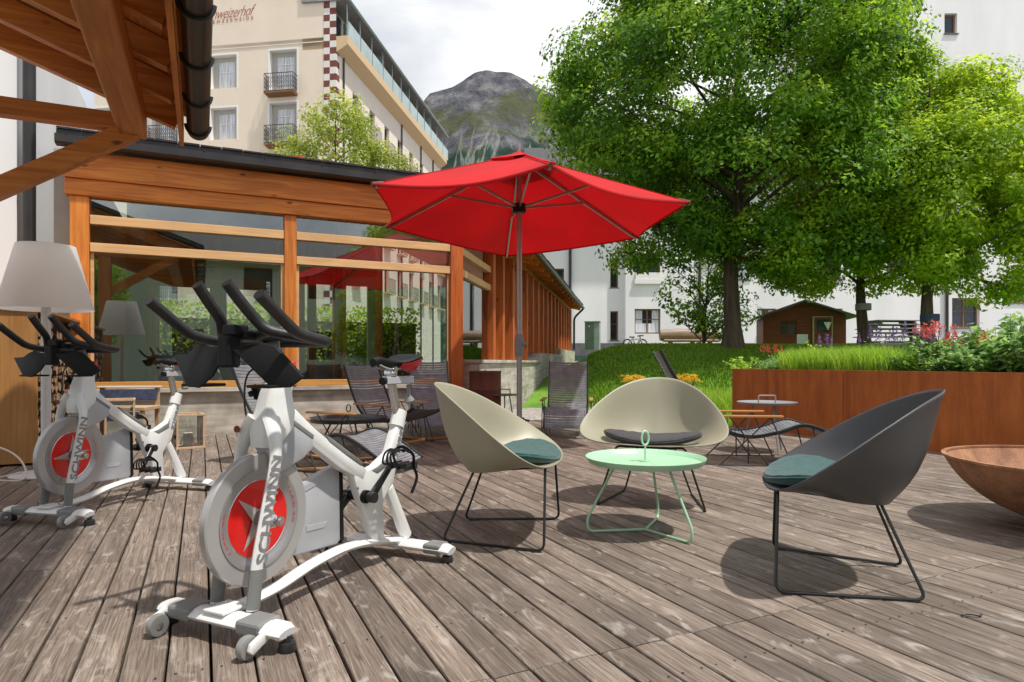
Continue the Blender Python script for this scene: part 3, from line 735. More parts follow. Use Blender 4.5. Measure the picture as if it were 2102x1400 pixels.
# ------------------------------------------------------------------ indoor cycling bikes
def spin_bike(C0, th, label):
    """local frame: x to the rider's left (photo right), y rearwards from the front foot, z up"""
    P = thing('exercise_bike', label, 'exercise bike', (C0[0], C0[1], 0.0), -th, 'exercise bikes on the deck')
    # ---- base feet and spine
    b = MB(); b.tube([(-0.27, 0, 0.062), (-0.25, 0, 0.066), (0.25, 0, 0.066), (0.275, 0, 0.060)], [0.8, 1, 1, 0.75], 12, flat=(0.048, 0.021), up=(0, 0, 1))
    ff = b.build('front_foot', 'white_paint', P)
    for s in (-1, 1):
        c = MB(); c.box(s * 0.155 - 0.052, s * 0.155 + 0.052, -0.0495, 0.0495, 0.045, 0.0895, bev=0.010); c.build('grip_pad', 'bike_grey', ff)
        c = MB(); c.prism([(-0.02, 0.05), (-0.095, 0.022), (-0.108, 0.035), (-0.10, 0.056), (-0.01, 0.088)], s * 0.225 - 0.008, s * 0.225 + 0.008); c.build('roller_arm', 'white_paint', ff, bevel=0.003)
        w = MB(); M = Matrix.Translation((s * 0.225 - s * 0.026, -0.088, 0.037)) @ Matrix.Rotation(R(90), 4, 'Y')
        w.lathe([(0.010, -0.012), (0.027, -0.013), (0.034, -0.012), (0.037, -0.006), (0.037, 0.006), (0.034, 0.012), (0.027, 0.013), (0.010, 0.012)], 24, M); wh = w.build('transport_wheel', 'roller_clear', P)
        h = MB(); h.lathe([(0.0, -0.016), (0.012, -0.015), (0.012, 0.015), (0.0, 0.016)], 14, M); h.build('axle', 'bright_steel', wh)
        c = MB(); c.lathe([(0.0, 0.0), (0.026, 0.0), (0.028, 0.008), (0.024, 0.028), (0.012, 0.030), (0.012, 0.05)], 16, Matrix.Translation((s * 0.265, 0.01, 0))); c.build('levelling_foot', 'black_rubber', ff)
    b = MB(); b.tube([(-0.27, 1.0, 0.052), (-0.24, 1.0, 0.056), (0.25, 1.0, 0.056), (0.28, 1.0, 0.050)], [0.8, 1, 1, 0.8], 12, flat=(0.045, 0.022), up=(0, 0, 1)); rf = b.build('rear_foot', 'white_paint', P)
    for s in (-1, 1):
        c = MB(); c.box(s * 0.195 - 0.045, s * 0.195 + 0.045, 0.956, 1.044, 0.034, 0.0795, bev=0.01); c.build('grip_pad', 'bike_grey', rf)
        c = MB(); c.lathe([(0.0, 0.0), (0.026, 0.0), (0.028, 0.008), (0.022, 0.026), (0.012, 0.028), (0.012, 0.045)], 16, Matrix.Translation((s * 0.255, 1.0, 0))); c.build('levelling_foot', 'black_rubber', rf)
    b = MB(); b.tube(bez([(0, 0.02, 0.078), (0, 0.22, 0.088), (0, 0.42, 0.122), (0, 0.62, 0.132), (0, 0.82, 0.105), (0, 1.0, 0.065)]), 1.0, 12, flat=(0.029, 0.017), up=(0, 0, 1)); b.build('spine', 'white_paint', P)
    b = MB(); b.box(-0.045, 0.045, -0.042, 0.06, 0.088, 0.098, bev=0.003); b.build('mounting_plate', 'white_paint', P)
    # ---- fork
    for s in (-1, 1):
        b = MB(); x = s * 0.082
        pts = bez([(x, 0.045, 0.085), (x, 0.062, 0.22), (x, 0.10, 0.38), (x, 0.138, 0.53), (x * 0.95, 0.15, 0.60), (x * 0.72, 0.158, 0.655), (x * 0.4, 0.172, 0.70)], 6)
        m = len(pts); rs = [1.0 + 0.75 * max(0, (i / m - 0.62)) / 0.38 for i in range(m)]
        b.tube(pts, rs, 14, flat=(0.0155, 0.0245), up=(0, -1, 0.25)); lg = b.build('fork_leg', 'white_paint', P)
        c = MB(); c.tube([(x, 0.046, 0.09), (x, 0.0615, 0.215)], 1.0, 14, flat=(0.0172, 0.0262), up=(0, -1, 0.1)); c.build('sleeve', 'bike_grey', lg)
        if s > 0:
            d = Vector((0, 0.126 - 0.083, 0.50 - 0.30)).normalized(); n = Vector((1, 0, 0)); u = n.cross(d)
            o_ = Vector((x + 0.0158, 0.0700, 0.232))
            text_mesh('lettering', "SCHWINN", 0.062, 'letter_grey', lg, basis(o_, d * 1.22, u, n), extrude=0.0012, bold=0.0012, space=1.0)
    b = MB(); b.lathe([(0, 0), (0.012, 0), (0.012, 0.006), (0, 0.006)], 18, Matrix.Translation((-0.066, 0.118, 0.665)) @ Matrix.Rotation(R(90), 4, 'X')); b.build('emblem', 'check_red', P)
    # ---- head column
    b = MB(); Z = [(0.60, 0.140, 0.215, 0.044), (0.66, 0.138, 0.28, 0.056), (0.72, 0.152, 0.295, 0.044), (0.78, 0.170, 0.285, 0.037), (0.83, 0.190, 0.290, 0.034)]
    vs = []
    for z, ya, yb, w in Z:
        c_ = 0.4 * w; vs += [(-w + c_, ya, z), (w - c_, ya, z), (w, ya + c_, z), (w, yb - c_, z), (w - c_, yb, z), (-w + c_, yb, z), (-w, yb - c_, z), (-w, ya + c_, z)]
    fs = [(i * 8 + k, i * 8 + (k + 1) % 8, i * 8 + 8 + (k + 1) % 8, i * 8 + 8 + k) for i in range(4) for k in range(8)] + [tuple(range(8))[::-1], tuple(range(32, 40))]
    b.add(vs, fs); hd = b.build('head_column', 'white_paint', P, bevel=0.005)
    c = MB(); c.box(-0.028, 0.028, 0.215, 0.285, 0.831, 0.842, bev=0.003); c.build('collar', 'black_plastic', hd)
    c = MB(); c.tube([(0.0, 0.288, 0.835), (0.0, 0.30, 0.86)], 0.006, 8); c.tube([(0, 0.298, 0.855), (0, 0.304, 0.875), (0, 0.310, 0.90)], [0.014, 0.02, 0.012], 12); c.build('brake_knob', 'saddle_red', P)
    c = MB(); c.tube([(-0.045, 0.22, 0.79), (-0.09, 0.225, 0.79)], 0.008, 8)
    for k in range(4):
        a = R(90 * k + 20); c.tube([(-0.09, 0.225, 0.79), (-0.098, 0.225 + 0.026 * math.cos(a), 0.79 + 0.026 * math.sin(a))], 0.011, 8)
    c.build('adjuster_knob', 'black_plastic', P)
    c = MB(); c.tube(bez([(-0.035, 0.25, 0.90), (-0.10, 0.20, 0.86), (-0.09, 0.17, 0.76), (-0.045, 0.15, 0.66)], 6), 0.0035, 6); c.build('brake_cable', 'black_rubber', P)
    for x_ in (-0.03, 0.03):
        c = MB(); c.tube([(x_, 0.035, 0.097), (x_, 0.035, 0.103)], 0.008, 6); c.build('bolt', 'bright_steel', P)
        c = MB(); c.tube([(x_ * 1.6, 1.0, 0.074), (x_ * 1.6, 1.0, 0.081)], 0.008, 6); c.build('bolt', 'bright_steel', P)
        c = MB(); c.tube([(x_ * 0.76, 0.66, 0.37), (x_ * 0.86, 0.66, 0.37)], 0.007, 6); c.build('bolt', 'bright_steel', P)
    # handlebar post
    b = MB(); b.tube([(0, 0.245, 0.80), (0, 0.205, 0.975)], 1.0, 4, flat=(0.036, 0.050), up=(0, -1, 0.2)); b.build('handlebar_post', 'bike_grey', P, bevel=0.004)
    # ---- handlebar
    HB = MB(); r = 0.0188
    for s in (-1, 1):
        HB.tube(bez([(s * 0.04, 0.235, 0.968), (s * 0.14, 0.245, 0.968), (s * 0.215, 0.24, 0.968), (s * 0.240, 0.19, 0.972), (s * 0.240, 0.09, 0.990), (s * 0.242, 0.035, 1.018), (s * 0.244, -0.085, 1.102)], 7), r, 12)
        HB.tube(bez([(s * 0.235, 0.215, 0.972), (s * 0.17, 0.15, 0.985), (s * 0.105, 0.09, 1.005), (s * 0.078, 0.055, 1.045), (s * 0.070, 0.0, 1.10), (s * 0.066, -0.045, 1.15)], 7), r, 12)
        HB.tube(bez([(s * 0.03, 0.10, 0.985), (s * 0.09, 0.10, 1.0), (s * 0.10, 0.09, 1.008)], 4), r, 10)
    HB.tube([(-0.04, 0.235, 0.968), (0.04, 0.235, 0.968)], r, 12)
    hb = HB.build('handlebar', 'black_rubber', P)
    b = MB(); b.box(-0.055, 0.055, 0.045, 0.21, 0.972, 1.002, bev=0.008); b.box(-0.03, 0.03, 0.02, 0.08, 0.985, 1.022, bev=0.006); b.box(-0.025, 0.025, -0.005, 0.05, 0.88, 0.985, bev=0.008); b.build('clamp', 'black_plastic', hb)
    # bottle cradles
    for s in (-1, 1):
        b = MB()
        ol = [(0.215, 0.925), (0.30, 0.922), (0.205, 0.842), (0.17, 0.815), (0.10, 0.812), (0.045, 0.85), (0.01, 0.915), (0.03, 0.948), (0.085, 0.95), (0.13, 0.962), (0.17, 0.95)] if s < 0 else \
             [(0.0, 0.94), (0.04, 0.93), (0.17, 0.822), (0.232, 0.82), (0.262, 0.85), (0.20, 0.915), (0.165, 0.95), (0.12, 0.962), (0.07, 0.952)]
        n = len(ol); vs = []
        for k, dy in enumerate((0.0, 0.012)):
            for (x, z) in ol: vs.append((s * x, 0.015 + dy + 0.55 * max(0, x - 0.08) * (0.9 if s > 0 else 0.35) - 0.25 * (0.95 - z), z))
        vs_f = vs
        b.add(vs_f, [tuple(range(n))[::-1], tuple(range(n, 2 * n))] + [(i, (i + 1) % n, n + (i + 1) % n, n + i) for i in range(n)])
        # returning side wall that makes the cradle a trough
        x0 = s * 0.10; b.box(min(x0, s * 0.20), max(x0, s * 0.20), 0.0, 0.10, 0.815, 0.825)
        b.build('bottle_cradle', 'black_plastic', P, bevel=0.003)
    # ---- flywheel
    W = P
    def disc(prof, name, m, par, x0=0.0, n=64):
        d = MB(); M = Matrix.Translation((x0, 0.143, 0.357)) @ Matrix.Rotation(R(90), 4, 'Y'); d.lathe(prof, n, M); return d.build(name, m, par)
    fw = disc([(0.005, -0.004), (0.14, -0.004), (0.168, -0.006), (0.172, -0.015), (0.222, -0.016), (0.226, -0.012), (0.2265, 0.012), (0.222, 0.016), (0.172, 0.0165), (0.168, 0.006), (0.14, 0.004), (0.005, 0.004)], 'flywheel', 'wheel_silver', P, n=96)
    disc([(0.1725, 0.012), (0.175, 0.0195), (0.168, 0.0195), (0.150, 0.0105), (0.130, 0.0065)], 'bright_ring', 'ring_silver', fw)
    disc([(0.130, 0.0060), (0.133, 0.0085), (0.136, 0.0060)], 'inner_lip', 'bright_steel', fw)
    disc([(0.0, 0.0072), (0.131, 0.0072), (0.131, 0.0045)], 'red_disc', 'wheel_red', fw)
    b = MB(); vs = [(0.0165, 0, 0)]; spikes = (54, 138, 235, 337) if th > 0.3 else (8, 87, 182, 270); ang = []
    for k, sp in enumerate(spikes):
        nx_ = spikes[(k + 1) % 4] + (360 if k == 3 else 0); ang += [(0.122, sp), (0.032, (sp + nx_) / 2)]
    for k in range(8):
        rr, a = ang[k][0], R(ang[k][1]); vs.append((0.0085 if k % 2 == 0 else 0.012, rr * math.cos(a), rr * math.sin(a)))
    vs = [(x, y + 0.143, z + 0.357) for x, y, z in vs]
    b.add(vs, [(0, 1 + k, 1 + (k + 1) % 8) for k in range(8)]); b.build('star', 'star_silver', fw)
    disc([(0.0, 0.03), (0.024, 0.028), (0.030, 0.012), (0.030, 0.008)], 'hub', 'bike_grey', fw, n=24)
    # curved lettering hint on the rim face
    for a0_, word in ((35, "SCHWINN"), (215, "SCHWINN")):
        for i, ch in enumerate(word):
            a = R(a0_ - i * 7.5); rr = 0.161; c_ = Vector((0.0168, 0.143 + rr * math.cos(a), 0.357 + rr * math.sin(a)))
            t_ = Vector((0, math.sin(a), -math.cos(a))); o_ = Vector((0, math.cos(a), math.sin(a)))
            text_mesh('rim_letter', ch, 0.02, 'wheel_red', fw, basis(c_, t_, o_, t_.cross(o_)), extrude=0.0005)
    for s in (-1, 1):
        b = MB(); b.tube([(s * 0.02, 0.143, 0.357), (s * 0.112, 0.143, 0.357)], [0.011, 0.011], 14); b.tube([(s * 0.10, 0.143, 0.357), (s * 0.108, 0.143, 0.357)], 0.018, 6); b.build('axle_bolt', 'bright_steel', fw)
        b = MB(); b.tube([(s * 0.082, 0.100, 0.357), (s * 0.082, 0.143, 0.357)], 1.0, 10, flat=(0.012, 0.022), up=(0, 0, 1)); b.build('dropout', 'bright_steel', fw)
    # ---- main beam and rear triangle
    b = MB(); b.prism([(0.21, 0.735), (0.30, 0.730), (0.40, 0.650), (0.60, 0.515), (0.73, 0.440), (0.70, 0.395), (0.56, 0.465), (0.40, 0.572), (0.27, 0.67), (0.20, 0.69)], -0.023, 0.023); b.build('main_beam', 'white_paint', P, bevel=0.008)
    b = MB(); b.prism([(0.47, 0.613), (0.50, 0.597), (0.70, 0.473), (0.685, 0.462), (0.485, 0.584)], -0.024, 0.0245); b.build('grey_inlay', 'bike_grey', P, bevel=0.002)
    b = MB(); b.prism([(0.625, 0.467), (0.73, 0.437), (0.79, 0.447), (0.885, 0.490), (0.965, 0.640), (1.018, 0.618), (0.925, 0.36), (0.845, 0.28), (0.855, 0.105), (0.785, 0.105), (0.715, 0.26), (0.655, 0.38)], -0.022, 0.022); b.build('seat_frame', 'white_paint', P, bevel=0.010)
    b = MB(); b.prism([(0.755, 0.430), (0.80, 0.440), (0.885, 0.475), (0.905, 0.51), (0.895, 0.44), (0.80, 0.41)], -0.023, 0.0235); b.build('grey_inlay', 'bike_grey', P, bevel=0.002)
    b = MB(); b.tube([(0, 0.972, 0.60), (0, 1.0, 0.672)], 1.0, 12, flat=(0.031, 0.042), up=(0, -1, 0.4)); sc = b.build('seat_collar', 'white_paint', P)
    b = MB(); b.tube([(0.0, 0.905, 0.33), (0, 1.05, 0.075)], [1.0, 1.15], 10, flat=(0.021, 0.030), up=(0, 1, 0.5)); b.build('rear_stay', 'white_paint', P)
    b = MB(); b.box(-0.15, -0.04, 0.80, 0.88, 0.095, 0.115, bev=0.006); b.build('footplate', 'white_paint', P)
    d = Vector((0, 0.985 - 0.935, 0.60 - 0.47)).normalized(); n_ = Vector((1, 0, 0))
    text_mesh('lettering', "SCHWINN", 0.038, 'letter_grey', P, basis(Vector((0.0235, 0.925, 0.43)), d, n_.cross(d), n_), extrude=0.001, bold=0.0008)
    b = MB(); b.tube([(0, 0.985, 0.63), (0, 0.935, 0.80)], 1.0, 14, flat=(0.017, 0.026), up=(0, -1, 0.2)); b.build('seat_post', 'bright_steel', P)
    b = MB(); b.box(-0.019, 0.019, 0.88, 1.09, 0.795, 0.832, bev=0.005); b.build('seat_slider', 'silver_plastic', P)
    b = MB(); b.box(-0.022, 0.022, 0.905, 0.95, 0.832, 0.858, bev=0.004); b.tube([(-0.03, 0.93, 0.865), (0.03, 0.93, 0.865)], 0.012, 10)
    for s in (-1, 1): b.tube(bez([(s * 0.018, 0.82, 0.885), (s * 0.022, 0.88, 0.868), (s * 0.022, 0.96, 0.868), (s * 0.03, 1.03, 0.888)], 4), 0.004, 8)
    b.build('saddle_clamp', 'bright_steel', P)
    c = MB(); c.tube([(0, 1.07, 0.79), (0, 1.075, 0.73)], 0.010, 8); c.tube([(0, 1.07, 0.735), (0, 1.078, 0.715), (0, 1.08, 0.70)], [0.014, 0.026, 0.018], 10); c.build('slider_knob', 'bike_grey', P)
    c = MB(); c.tube([(0.0, 0.86, 0.812), (0.0, 0.88, 0.812)], 0.017, 10); c.build('end_cap', 'black_plastic', P)
    # saddle
    n = 14; secs = []
    for i in range(n + 1):
        t = i / n; y = 0.795 + 0.285 * t; w = 0.018 + 0.068 * smooth(0.35, 0.88, t) - 0.03 * smooth(0.93, 1.0, t); zt = 0.915 + 0.012 * math.cos(t * 6.0) * 0.6 + 0.014 * smooth(0.6, 0.9, t) - 0.02 * smooth(0.95, 1, t) - 0.012 * (1 - smooth(0, 0.12, t)); th_ = 0.024 + 0.03 * smooth(0.5, 0.85, t) * 1.0
        secs.append([(w * math.cos(a), y, zt - 0.012 + (0.014 * math.sin(a) if math.sin(a) > 0 else th_ * math.sin(a))) for a in np.linspace(0, 2 * math.pi, 17)[:-1]])
    b = MB(); vs = [p for s_ in secs for p in s_]; fs = [(i * 16 + k, i * 16 + (k + 1) % 16, i * 16 + 16 + (k + 1) % 16, i * 16 + 16 + k) for i in range(n) for k in range(16)] + [tuple(range(16)), tuple(range(n * 16, n * 16 + 16))]
    b.add(vs, fs, True); sd = b.build('saddle', 'black_plastic', P)
    for s in (-1, 1):
        b = MB(); vs = []; idx = [i for i in range(8, n + 1)]
        for i in idx:
            t = i / n
            for k in range(6):
                a = R(-8 - 20 * k); sec = secs[i]; cx_ = sec[0][0]; zc = sec[0][2]; th_ = 0.024 + 0.03 * smooth(0.5, 0.85, t)
                vs.append((s * (cx_ * math.cos(a) + 0.0015), sec[0][1], zc + th_ * math.sin(a) * 1.02))
        m = len(idx); b.add(vs, [(i * 6 + k, i * 6 + k + 1, i * 6 + 7 + k, i * 6 + 6 + k) for i in range(m - 1) for k in range(5)], True); b.build('side_panel', 'saddle_red', sd)
    # ---- grey panels
    b = MB(); b.prism([(0.165, 0.615), (0.178, 0.728), (0.20, 0.735), (0.375, 0.625), (0.385, 0.575), (0.33, 0.540), (0.20, 0.500), (0.185, 0.52)], -0.036, 0.036); tk = b.build('body_panel', 'silver_plastic', P, bevel=0.006)
    b = MB(); b.prism([(0.170, 0.725), (0.205, 0.735), (0.385, 0.622), (0.380, 0.606), (0.20, 0.716), (0.185, 0.64), (0.172, 0.64)], -0.038, 0.038); b.build('trim_strip', 'bike_grey', tk, bevel=0.002)
    b = MB(); b.prism([(0.30, 0.44), (0.36, 0.425), (0.59, 0.475), (0.62, 0.455), (0.625, 0.16), (0.60, 0.145), (0.33, 0.165), (0.29, 0.22)], -0.066, -0.034); cg = b.build('chain_guard', 'silver_plastic', P, bevel=0.006)
    b = MB(); b.prism([(0.612, 0.468), (0.632, 0.455), (0.640, 0.155), (0.618, 0.145)], -0.070, -0.030); b.build('guard_edge', 'black_plastic', cg, bevel=0.002)
    b = MB(); b.prism([(0.40, 0.42), (0.52, 0.44), (0.53, 0.425), (0.40, 0.395)], -0.0345, -0.0315); b.prism([(0.42, 0.24), (0.52, 0.235), (0.54, 0.255), (0.42, 0.262)], -0.0345, -0.0315); b.build('guard_relief', 'silver_plastic', cg)
    # ---- cranks and pedals
    BB = Vector((0, 0.705, 0.328))
    b = MB(); b.tube([BB + Vector((-0.09, 0, 0)), BB + Vector((0.075, 0, 0))], 0.019, 14); b.tube([BB + Vector((0.022, 0, 0)), BB + Vector((0.04, 0, 0))], 0.028, 18); ax = b.build('crank_axle', 'black_plastic', P)
    ca = math.atan2(0.125, 0.115) if th > 0.3 else math.atan2(-0.12, -0.115)
    for s in (1, -1):
        e = BB + Vector((0, math.cos(ca) * 0.168 * s, math.sin(ca) * 0.168 * s)); x = s * 0.070
        b = MB(); b.tube([(x - s * 0.012, BB.y, BB.z), (x, (BB.y + e.y) / 2, (BB.z + e.z) / 2), (x + s * 0.01, e.y, e.z)], [1.15, 0.9, 0.85], 12, flat=(0.010, 0.019), up=(0, 0, 1)); b.tube([(x - s * 0.02, BB.y, BB.z), (x + s * 0.010, BB.y, BB.z)], 0.023, 16); b.build('crank', 'black_metal', P)
        b = MB(); p = Vector((x + s * 0.01, e.y, e.z)); b.tube([p, p + Vector((s * 0.10, 0, 0))], 0.010, 10)
        q = p + Vector((s * 0.062, 0, 0)); b.box(q.x - 0.045, q.x + 0.045, q.y - 0.035, q.y + 0.035, q.z - 0.010, q.z + 0.010, bev=0.005)
        for dx in (-0.04, 0.0, 0.04): b.box(q.x + dx - 0.004, q.x + dx + 0.004, q.y - 0.045, q.y + 0.045, q.z - 0.014, q.z + 0.014)
        pd = b.build('pedal', 'black_metal', P)
        c = MB()
        for dx in (-0.04, -0.013, 0.013, 0.04):
            c.tube(bez([(q.x + dx, q.y - 0.035, q.z + 0.01), (q.x + dx * 0.9, q.y - 0.095, q.z + 0.02), (q.x + dx * 0.6, q.y - 0.10, q.z + 0.062), (q.x + dx * 0.7, q.y - 0.05, q.z + 0.075), (q.x + dx, q.y - 0.01, q.z + 0.06)], 4), 0.0045, 6)
        c.tube(bez([(q.x - 0.045, q.y + 0.01, q.z), (q.x - 0.05, q.y, q.z + 0.05), (q.x, q.y - 0.01, q.z + 0.082), (q.x + 0.05, q.y, q.z + 0.05), (q.x + 0.045, q.y + 0.01, q.z)], 5), 1.0, 6, flat=(0.008, 0.0016), up=(0, 1, 0))
        c.tube(bez([(q.x + 0.045, q.y + 0.01, q.z), (q.x + 0.06, q.y + 0.015, q.z - 0.05), (q.x + 0.05, q.y - 0.01, q.z - 0.115)], 5), 1.0, 6, flat=(0.008, 0.0016), up=(0, 1, 0))
        c.build('toe_cage', 'black_plastic', pd)
    return P
spin_bike((-0.943, 2.123), math.atan2(0.42, 0.9075), 'large white exercise bike with a red star flywheel, nearest the front of the deck')
spin_bike((-2.585, 3.623), math.atan2(0.215, 0.9766), 'white exercise bike standing beside the floor lamp and plywood firewood box')

# ------------------------------------------------------------------ shell chairs
def shell_chair(loc, face, shell_m, cush_m, label):
    """local +y is the way the seat faces"""
    P = thing('shell_chair', label, 'armchair', (loc[0], loc[1], 0), math.atan2(face[1], face[0]) - math.pi / 2, 'shell armchairs around the mint table')
    NT = 64
    zs = [(-0.365, 0.79), (-0.34, 0.783), (-0.28, 0.758), (-0.2, 0.715), (-0.07, 0.632), (0.09, 0.520), (0.2, 0.443), (0.27, 0.402), (0.315, 0.388)]
    def zrim(d):
        return float(np.interp(d, [a for a, _ in zs], [c for _, c in zs]))
    WD = [-0.365, -0.35, -0.33, -0.28, -0.2, -0.12, -0.04, 0.05, 0.13, 0.19, 0.24, 0.28, 0.305, 0.315]
    WX = [0, 0.075, 0.12, 0.19, 0.275, 0.335, 0.390, 0.437, 0.462, 0.455, 0.415, 0.33, 0.19, 0]
    rim = []
    for i in range(NT):
        a = 2 * math.pi * i / NT; c, s = math.cos(a), math.sin(a)
        d = -0.025 - 0.34 * c
        x = math.copysign(float(np.interp(d, WD, WX)), s) if abs(s) > 1e-6 else 0.0; z = zrim(d)
        rim.append(Vector((x, d, z)))
    for _ in range(2):
        rim = [(rim[i - 1] + rim[i] * 2 + rim[(i + 1) % NT]) / 4 for i in range(NT)]
    def bott(i):
        a = 2 * math.pi * i / NT; c, s = math.cos(a), math.sin(a)
        d = 0.045 - 0.215 * c; return Vector((0.235 * s, d, 0.342 + 0.16 * (d + 0.17) - 0.01))
    ctr = Vector((0, 0.05, 0.352))
    rings = []
    ts = [0, 0.03, 0.10, 0.22, 0.36, 0.50, 0.64, 0.76, 0.86, 0.93, 0.975, 1.0]
    for t in ts:
        ring = []
        for i in range(NT):
            p, q = rim[i], bott(i); v = p.lerp(q, t)
            bulge = (0.025 + 0.03 * abs(math.sin(2 * math.pi * i / NT))) * math.sin(math.pi * t ** 1.3) * (p - q).length / 0.5
            out = Vector((p.x, p.y - 0.03, 0)); out = out.normalized() if out.length > 1e-6 else Vector((0, 0, 0))
            v = v + out * bulge - Vector((0, 0, bulge * 0.55)); ring.append(v)
        rings.append(ring)
    for f_ in (0.75, 0.45, 0.18): rings.append([bott(i).lerp(ctr, 1 - f_) - Vector((0, 0, 0.004)) for i in range(NT)])
    b = MB(); vs = [v for r_ in rings for v in r_] + [ctr - Vector((0, 0, 0.004))]
    fs = [(j * NT + i, j * NT + (i + 1) % NT, (j + 1) * NT + (i + 1) % NT, (j + 1) * NT + i) for j in range(len(rings) - 1) for i in range(NT)]
    L = (len(rings) - 1) * NT; fs += [(L + i, L + (i + 1) % NT, len(vs) - 1) for i in range(NT)]
    b.add(vs, fs, True); o = b.build('seat_shell', shell_m, P)
    so = o.modifiers.new('thick', 'SOLIDIFY'); so.thickness = 0.007; so.offset = 0; so.use_rim = True
    # cushion
    b = MB(); vs = []; nr = 9; N2 = 48; top = []
    for j in range(nr + 1):
        t = j / nr
        for i in range(N2):
            a = 2 * math.pi * i / N2; c, s = math.cos(a), math.sin(a)
            d = 0.110 - 0.198 * c; x = 0.325 * s * (1 - 0.07 * (1 + c))
            px = x * math.sin(t * math.pi / 2) ** 0.9; py = 0.110 + (d - 0.110) * math.sin(t * math.pi / 2) ** 0.9
            h = 0.034 * math.cos(t * math.pi / 2) ** 0.5 + 0.0035 * math.sin(i * 1.9 + j) * t * (1 - t) * 4
            vs.append((px, py, 0.404 + 0.045 * (px / 0.3) ** 2 + h))
    for j in range(nr - 1, -1, -1):
        t = j / nr
        for i in range(N2):
            a = 2 * math.pi * i / N2; c, s = math.cos(a), math.sin(a)
            d = 0.110 - 0.198 * c; x = 0.325 * s * (1 - 0.07 * (1 + c)); px = x * math.sin(t * math.pi / 2) ** 0.9; py = 0.110 + (d - 0.110) * math.sin(t * math.pi / 2) ** 0.9
            h = 0.024 * math.cos(t * math.pi / 2) ** 0.5
            vs.append((px, py, 0.400 + 0.045 * (px / 0.3) ** 2 - h))
    m = 2 * nr + 1
    b.add(vs, [(j * N2 + i, j * N2 + (i + 1) % N2, (j + 1) * N2 + (i + 1) % N2, (j + 1) * N2 + i) for j in range(m - 1) for i in range(N2)], True); cu_ = b.build('cushion', cush_m, P)
    b = MB(); ring_ = vs[nr * N2:(nr + 1) * N2]; b.tube([(x_, y_, z_ + 0.002) for x_, y_, z_ in ring_], 0.0035, 6, closed=True); b.build('piping', cush_m, cu_)
    # sled frames
    for s in (-1, 1):
        b = MB(); pts = [(s * 0.16, 0.255, 0.376), (s * 0.205, 0.255, 0.376), (s * 0.325, 0.265, 0.008), (s * 0.222, -0.26, 0.008), (s * 0.12, -0.125, 0.335), (s * 0.08, -0.125, 0.335)]
        b.tube(fillet(pts, 0.04), 0.0065, 8); b.build('sled_leg', 'black_metal', P)
        for q in ((s * 0.32, 0.225), (s * 0.229, -0.215)):
            c = MB(); c.box(q[0] - 0.008, q[0] + 0.008, q[1] - 0.018, q[1] + 0.018, 0.0, 0.008); c.build('glide', 'black_rubber', P)
    b = MB(); b.tube(fillet([(-0.16, 0.255, 0.376), (-0.13, 0.255, 0.372), (0.16, 0.255, 0.376)], 0.01), 0.0065, 8); b.tube([(-0.09, -0.125, 0.335), (0.09, -0.125, 0.335)], 0.0065, 8)
    for s in (-1, 1): b.tube([(s * 0.15, 0.255, 0.376), (s * 0.10, -0.125, 0.335)], 0.0065, 8)
    b.build('seat_frame', 'black_metal', P)
    return P
shell_chair((1.386, 2.726), (-0.93, 0.36), 'shell_graphite', 'cushion_teal', 'dark grey shell armchair with teal cushion, its back to the rusty fire bowl')
shell_chair((-0.052, 3.42), (0.98, -0.18), 'shell_sage', 'cushion_teal', 'sage green shell armchair with teal cushion, seen from its side')
shell_chair((0.92, 4.21), (-0.30, -0.95), 'shell_sage', 'cushion_charcoal', 'sage green shell armchair with black cushion behind the mint table')

# ------------------------------------------------------------------ tray tables
def tray_table(name, loc, rad, h, m, legs, label, ring='loop', hm=None, rim=0.02, cat='side table', group='round tray tables on the deck'):
    P = thing(name, label, cat, (loc[0], loc[1], 0), 0, group)
    b = MB(); b.lathe([(0, h - 0.004), (rad - 0.02, h - 0.004), (rad - 0.004, h + rim - 0.004), (rad + 0.002, h + rim), (rad, h + rim - 0.008), (rad - 0.016, h - 0.010), (0, h - 0.010)], 64); b.build('tray', m, P)
    b = MB()
    if ring == 'loop':
        b.tube([(0, 0, h - 0.004), (0, 0, h + 0.085)], 0.0045, 8); b.tube([(0.0 + 0.02 * math.cos(a), 0.0 + 0.008 * math.cos(a), h + 0.12 + 0.037 * math.sin(a)) for a in np.linspace(0, 2 * math.pi, 25)[:-1]], 0.0055, 8, closed=True)
        b.tube([(0, 0, h - 0.004), (0, 0, h + 0.002)], 0.03, 16)
    else:
        w = 0.085; b.tube(fillet([(-w, 0, h), (-w, 0, h + 0.075), (w, 0, h + 0.075), (w, 0, h)], 0.02), 0.007, 8)
    b.build('handle', hm or m, P)
    if legs == 'tri':
        a0 = R(-55)
        for k in range(3):
            a = a0 + k * 2 * math.pi / 3; u = Vector((math.cos(a), math.sin(a), 0)); c = MB()
            c.tube(fillet([u * rad * 0.50 + Vector((0, 0, h - 0.012)), u * rad * 1.0 + Vector((0, 0, 0.075)), u * rad * 0.98 + Vector((0, 0, 0.008)), Vector((0, 0, 0.012))], 0.05), 0.0068, 8); c.build('leg', m, P)
    else:
        for k in range(legs):
            a = 0.6 + k * 2 * math.pi / legs; u = Vector((math.cos(a), math.sin(a), 0)); c = MB()
            c.tube([u * rad * 0.45 + Vector((0, 0, h - 0.01)), u * rad * 0.85], 0.009, 8); c.build('leg', m, P)
    return P
tray_table('side_table', (0.705, 3.44), 0.312, 0.375, 'mint_metal', 'tri', 'mint green round tray table with a loop handle between the shell chairs', rim=0.022)
tray_table('side_table', (2.55, 6.5), 0.285, 0.485, 'grey_metal', 3, 'pale grey round tray table with a bow handle by the rusty planter', ring='bow', rim=0.012)
